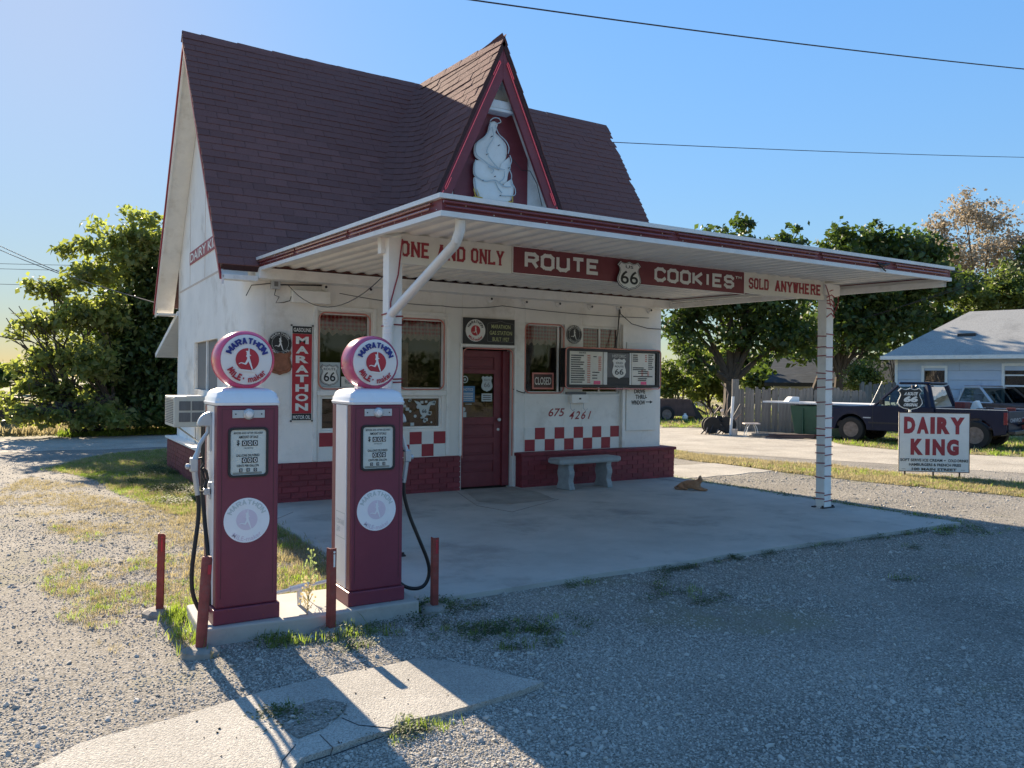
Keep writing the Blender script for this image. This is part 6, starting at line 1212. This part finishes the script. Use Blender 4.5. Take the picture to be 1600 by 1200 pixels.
def stones():
    out=[]; r=np.random.RandomState(5)
    for k in range(7):
        t=(1+5**.5)/2; v=np.array([(-1,t,0),(1,t,0),(-1,-t,0),(1,-t,0),(0,-1,t),(0,1,t),(0,-1,-t),(0,1,-t),(t,0,-1),(t,0,1),(-t,0,-1),(-t,0,1)],float)/1.9; v*=1+.25*r.randn(12,1).clip(-1,1); v*=np.array([1,r.uniform(.6,.9),r.uniform(.4,.6)])
        f=[(0,11,5),(0,5,1),(0,1,7),(0,7,10),(0,10,11),(1,5,9),(5,11,4),(11,10,2),(10,7,6),(7,1,8),(3,9,4),(3,4,2),(3,2,6),(3,6,8),(3,8,9),(4,9,5),(2,4,11),(6,2,10),(8,6,7),(9,8,1)]
        g=G(); g.add(v.tolist(),f); out.append(proto('stone',g,m_stone))
    return out
def noise2(P,s,seed):
    r=np.random.RandomState(seed); v=np.zeros(len(P))
    for k in range(7): a=r.uniform(0,6.28); f=s*(1.0+.7*k); v+=np.sin((P[:,0]*np.cos(a)+P[:,1]*np.sin(a))*f+r.uniform(0,6.28))/(1+.35*k)
    return v/2.2
cxy=np.array([CAMP.x,CAMP.y]); fxy=np.array([FV.x,FV.y]); rxy=np.array([RV.x,RV.y])
def fan(n,d0,d1,seed,pw=1.0):   # points spread over the ground in front of the camera, denser near it
    r=np.random.RandomState(seed); d=d0*(d1/d0)**(r.rand(n)**pw); l=(r.rand(n)*2-1)*.74*d; return cxy+fxy*d[:,None]+rxy*l[:,None],d
P,d=fan(420000,2.0,16,71,.85)
keep=~inpoly(P,SLABP)&~inpoly(P,ISL)&~(inpoly(P,PAVE)&~inpoly(P,HOLE))&~((P[:,0]>XL-.2)&(P[:,0]<.2)&(P[:,1]>-.2)&(P[:,1]<5.4))&~inpoly(P,SIDEP)
nv=noise2(P,1.1,3); lf=np.clip((-8.0-P[:,0])/1.0,0,1); keep&=np.random.RandomState(1).rand(len(P))<((.62+.55*nv).clip(.12,1)*(1-.55*lf))
P=P[keep]; d=d[keep]; r_=np.random.RandomState(8); sz=(.0042+.0062*r_.rand(len(P))**2.4+(r_.rand(len(P))>.992)*.014)*np.clip(.75+d*.05,1,1.4)
zz=-.008+sz*.12+np.where(inpoly(P,HOLE),.03,0)
scatter('gravel',np.column_stack([P,zz]),sz,stones(),3,.6)
# loose stones and debris on pavement
P,d=fan(9000,2,9,77); k=inpoly(P,PAVE)&(np.random.RandomState(2).rand(len(P))<.10); P=P[k]; scatter('loose_pebbles',np.column_stack([P,np.full(len(P),.025)]),.003+.005*r_.rand(len(P))**2,[proto('stone',(lambda g:(g.lathe([(.5,-.3),(1,0),(.5,.4)],(0,0,0),'z',6),g)[1])(G()),m_bark)],4,.6)
def tuft(n,h,sp,w,seed,curl=.5):
    r=random.Random(seed); g=G()
    for i in range(n):
        a=r.uniform(0,6.28); x,y=r.gauss(0,sp*.4),r.gauss(0,sp*.4); H=h*r.uniform(.5,1.1); l=H*curl*r.uniform(.2,1.2); dx,dy=math.cos(a)*l,math.sin(a)*l; px,py=-math.sin(a)*w/2,math.cos(a)*w/2
        g.add([(x-px,y-py,0),(x+px,y+py,0),(x+dx*.4+px*.8,y+dy*.4+py*.8,H*.6),(x+dx*.4-px*.8,y+dy*.4-py*.8,H*.6),(x+dx,y+dy,H)],[(0,1,2,3),(3,2,4)])
    return g
GT=[proto('tuft',tuft(14,.07,.10,.005,k),m_blade) for k in range(4)]; DT=[proto('tuft',tuft(16,.045,.10,.004,k+9,.9),m_dryblade) for k in range(4)]
def leafy(n,sp,h,seed):
    r=random.Random(seed); g=G()
    for i in range(n):
        a=r.uniform(0,6.28); q=sp*r.random()**.6; x,y,z=q*math.cos(a),q*math.sin(a),h*r.random()*(1-.5*q/sp); b=r.uniform(0,6.28); s=r.uniform(.008,.016); c=Vector((x,y,z)); u=Vector((math.cos(b),math.sin(b),r.uniform(-.3,.5)))*s; v=Vector((-math.sin(b),math.cos(b),r.uniform(-.3,.3)))*s*.6
        g.add([c-u,c+v,c+u,c-v],[(0,1,2,3)])
    return g
WT=[proto('weed',leafy(45,.11,.07,k),m_weed) for k in range(4)]
def gpoly(L): return [tuple(G0(*q)[:2]) for q in L]
def scat_in(name,poly,n,protos,s0,s1,seed,z=0.,dens=None,label=None):
    r=np.random.RandomState(seed); pa=np.array(poly); P=r.uniform(pa.min(0),pa.max(0),(n,2)); k=inpoly(P,poly)
    if dens is not None: nv=noise2(P,dens[0],seed); k&=nv>dens[1]+r.randn(n)*.2
    P=P[k]; k=~(inpoly(P,SLABP)|inpoly(P,ISL)|(inpoly(P,PAVE)&~inpoly(P,HOLE))|((P[:,0]>XL-.17)&(P[:,0]<.2)&(P[:,1]>-.2)&(P[:,1]<5.4))); P=P[k]
    o=scatter(name,np.column_stack([P,np.full(len(P),z)]),r.uniform(s0,s1,len(P)),protos,seed); 
    if label: o['label']=label
    return o
# left lawn beside the cottage
LL=rough(gpoly([(70,733),(165,712),(262,703),(285,720),(300,800),(262,802),(225,786),(180,770),(150,750),(118,741)])+[(-7.0,.2),(-7.02,5.4),(-6.9,7.5)],.12,.5,3)
sheet('lawn_patch',rough(gpoly([(90,732),(165,714),(255,706),(285,720),(300,790),(262,796),(225,780),(185,765),(150,746)]),.15,.4,4),-.003,m_lawn)
LLp=gpoly([(60,735),(165,710),(262,702),(330,716),(345,800),(290,806),(262,802),(225,786),(180,770),(150,750),(110,740)])
scat_in('grass',LLp,9000,GT,.3,.75,61,label='green grass beside the left wall of the cottage')
scat_in('dry_grass',LLp,9000,DT,.6,1.2,81,dens=(1.1,-.2),label='dry patches in the lawn beside the cottage')
scat_in('clover',gpoly([(200,745),(260,722),(330,720),(345,790),(250,790),(215,775)]),2600,WT,.6,1.3,62,dens=(1.5,-.1))
# dry grass over the left lot and around the pumps
scat_in('dry_grass',gpoly([(60,735),(200,780),(330,800),(345,960),(300,1060),(120,1000),(0,960),(-60,800)]),9000,DT,.35,.85,63,dens=(1.5,.40),label='dry grass tufts in the gravel left of the pumps')
scat_in('dry_grass',gpoly([(80,820),(330,860),(330,1000),(250,1010),(60,960)]),5200,DT+GT[:1],.3,.75,91,dens=(2.2,.15),label='thin dry grass patches in the gravel near the left bollards')
scat_in('dry_grass',[(-8.0,-4.6),(-6.93,-4.9),(-6.93,-.2),(-7.6,.2),(-8.3,-2.5)],2600,DT,.6,1.3,64,dens=(1.6,-.4),label='dry grass behind the pumps beside the slab')
scat_in('grass',[(-7.7,-4.6),(-6.95,-4.7),(-6.95,-.3),(-7.3,-.2),(-7.5,-2.5)],900,GT,.4,1.,65,dens=(1.2,-.1),label='green grass along the left edge of the slab')
scat_in('weeds',gpoly([(258,958),(300,950),(330,985),(325,1030),(290,1015)]),110,GT+DT[:2],.7,1.5,66,label='tall green weeds around the left bollards')
scat_in('weeds',gpoly([(345,985),(640,950),(660,985),(420,1015)]),330,GT+WT[:2],.4,1.1,67,dens=(3,0.),label='weeds along the front of the pump island')
# weeds along the slab edge and in the shaded gravel
ed=[(700,950),(745,945),(885,915),(900,912),(1045,888),(1060,886),(1085,883),(1130,873),(1165,868),(1210,860),(1270,852),(1300,848),(1350,842),(1385,836),(1420,832),(1470,826),(690,930),(640,965),(660,975)]
ep=[];es=[];r2=np.random.RandomState(12)
for x,y in ed:
    c=G0(x,y); n=r2.randint(5,13)
    for k in range(n): ep.append((c.x+r2.randn()*.13,c.y-.02-abs(r2.randn())*.05,0.)); es.append(r2.uniform(.3,.75))
o=scatter('edge_weeds',ep,es,WT+GT[:1],15); o['label']='low weeds growing along the front edge of the slab'
ep=[];es=[]
for x,y,n,s in [(780,985,26,.16),(830,975,22,.14),(1110,1015,0,0),(860,990,14,.15),(740,985,16,.14),(812,1012,8,.05),(1065,925,14,.14),(1035,915,10,.12),(1115,940,8,.08),(1460,830,20,.2),(1500,828,20,.25),(1540,832,16,.25),(1440,855,8,.1),(855,1000,10,.1),(440,1118,26,.05),(470,1128,10,.05),(640,1140,22,.08),(1410,905,5,.05),(560,1010,10,.06),(690,945,30,.12),(645,950,30,.08)]:
    c=G0(x,y)
    for k in range(n): ep.append((c.x+r2.randn()*s,c.y+r2.randn()*s*.6,.0)); es.append(r2.uniform(.35,.9))
o=scatter('gravel_weeds',ep,es,WT+GT[:2],16); o['label']='scattered weeds growing through the shaded gravel'
# right slab edge grass line, median strip, verge, lawns
e=[(.14+r2.randn()*.05,-5.1+5*r2.rand(),0.) for k in range(260)]; o=scatter('edge_grass',e,r2.uniform(.4,1.1,260),GT+WT,17); o['label']='thin grass line along the right edge of the slab'
MED=rough(gpoly([(1035,702),(1100,712),(1200,722),(1300,728),(1420,742),(1600,757),(1680,765),(1680,792),(1600,777),(1480,765),(1350,752),(1250,742),(1150,728),(1035,712)]),.1,.8,5); sheet('median_strip',MED,.0,m_field)
scat_in('dry_grass',MED,6500,[proto('tuft',tuft(16,.08,.16,.012,k+30,.8),m_dryblade) for k in range(3)],.3,.8,68,label='yellow grass strip under the roadside sign')
scat_in('grass',MED,2200,[proto('tuft',tuft(16,.09,.16,.012,k+40,.6),m_blade) for k in range(3)],.3,.8,69,dens=(.9,.1),label='green tufts in the yellow grass strip')
VER=rough(gpoly([(1035,668),(1150,668),(1230,676),(1320,695),(1420,705),(1620,715),(1700,700),(1500,672),(1330,665),(1240,652),(1150,640),(1035,640)]),.15,1.2,6); sheet('verge_lawn',VER,.0,m_lawn)
BG=[proto('tuft',tuft(18,.14,.3,.025,k+50,.6),m_blade) for k in range(3)]; BD=[proto('tuft',tuft(18,.12,.3,.022,k+60,.8),m_dryblade) for k in range(3)]
scat_in('grass',VER,16000,BG+BD,.3,.8,70,label='rough grass verge in front of the board fence')
FARL=[(11,14),(14,11),(28,20),(28,42),(8,42)]; scat_in('grass',FARL,9000,BG+BD,.7,1.6,72,label='rough grass beyond the trailer')
scat_in('dry_grass',[(-14,15.5),(-6,15.5),(-4,40),(-22,40)],12000,BD,.8,2.2,73,label='tall dry grass in the field at the far left')
scat_in('grass',[(-8.5,14.2),(2,14.8),(2,17),(-8.5,16)],2500,BG,.5,1.2,74,label='grass under the trees behind the back road')
# tall weeds
def tallweed(x,y,h,label,m):
    t=thing('weed_plant',label,'weed',(x,y,0),local=True); r=random.Random(int(h*100)); g=G(); g.tube([(0,0,0),(.01,0,h*.5),(.03,.01,h)],[.004,.003,.0015],5); g.build('stem',m,t); g=G()
    for i in range(46):
        z=h*(.3+.68*r.random()); a=r.uniform(0,6.28); l=.05*(1.2-z/h)+.015; c=Vector((.02*z/h,0,z)); e=c+Vector((math.cos(a)*l,math.sin(a)*l,l*1.0)); s=Vector((-math.sin(a),math.cos(a),0))*.004; g.add([c-s*.4,(c+e)/2-s,e,(c+e)/2+s],[(0,1,2,3)])
        g.add([e+Vector((-.006,0,-.006)),e+Vector((.006,0,-.004)),e+Vector((.004,0,.008)),e+Vector((-.004,.004,.006))],[(0,1,2,3)])
    g.build('leaves',m,t)
q=G0(503,975); tallweed(q.x-.02,-4.95,.44,'pale feathery tall weed behind the middle bollard',mat('pale_weed',(.25,.30,.18),.8,.2,9,trans=.3))
q=G0(478,985); tallweed(q.x,q.y,.34,'dry thin weed stalk in front of the pump island',m_dryblade)
for n_ in ('hole_weed',): pass
fix_clear()
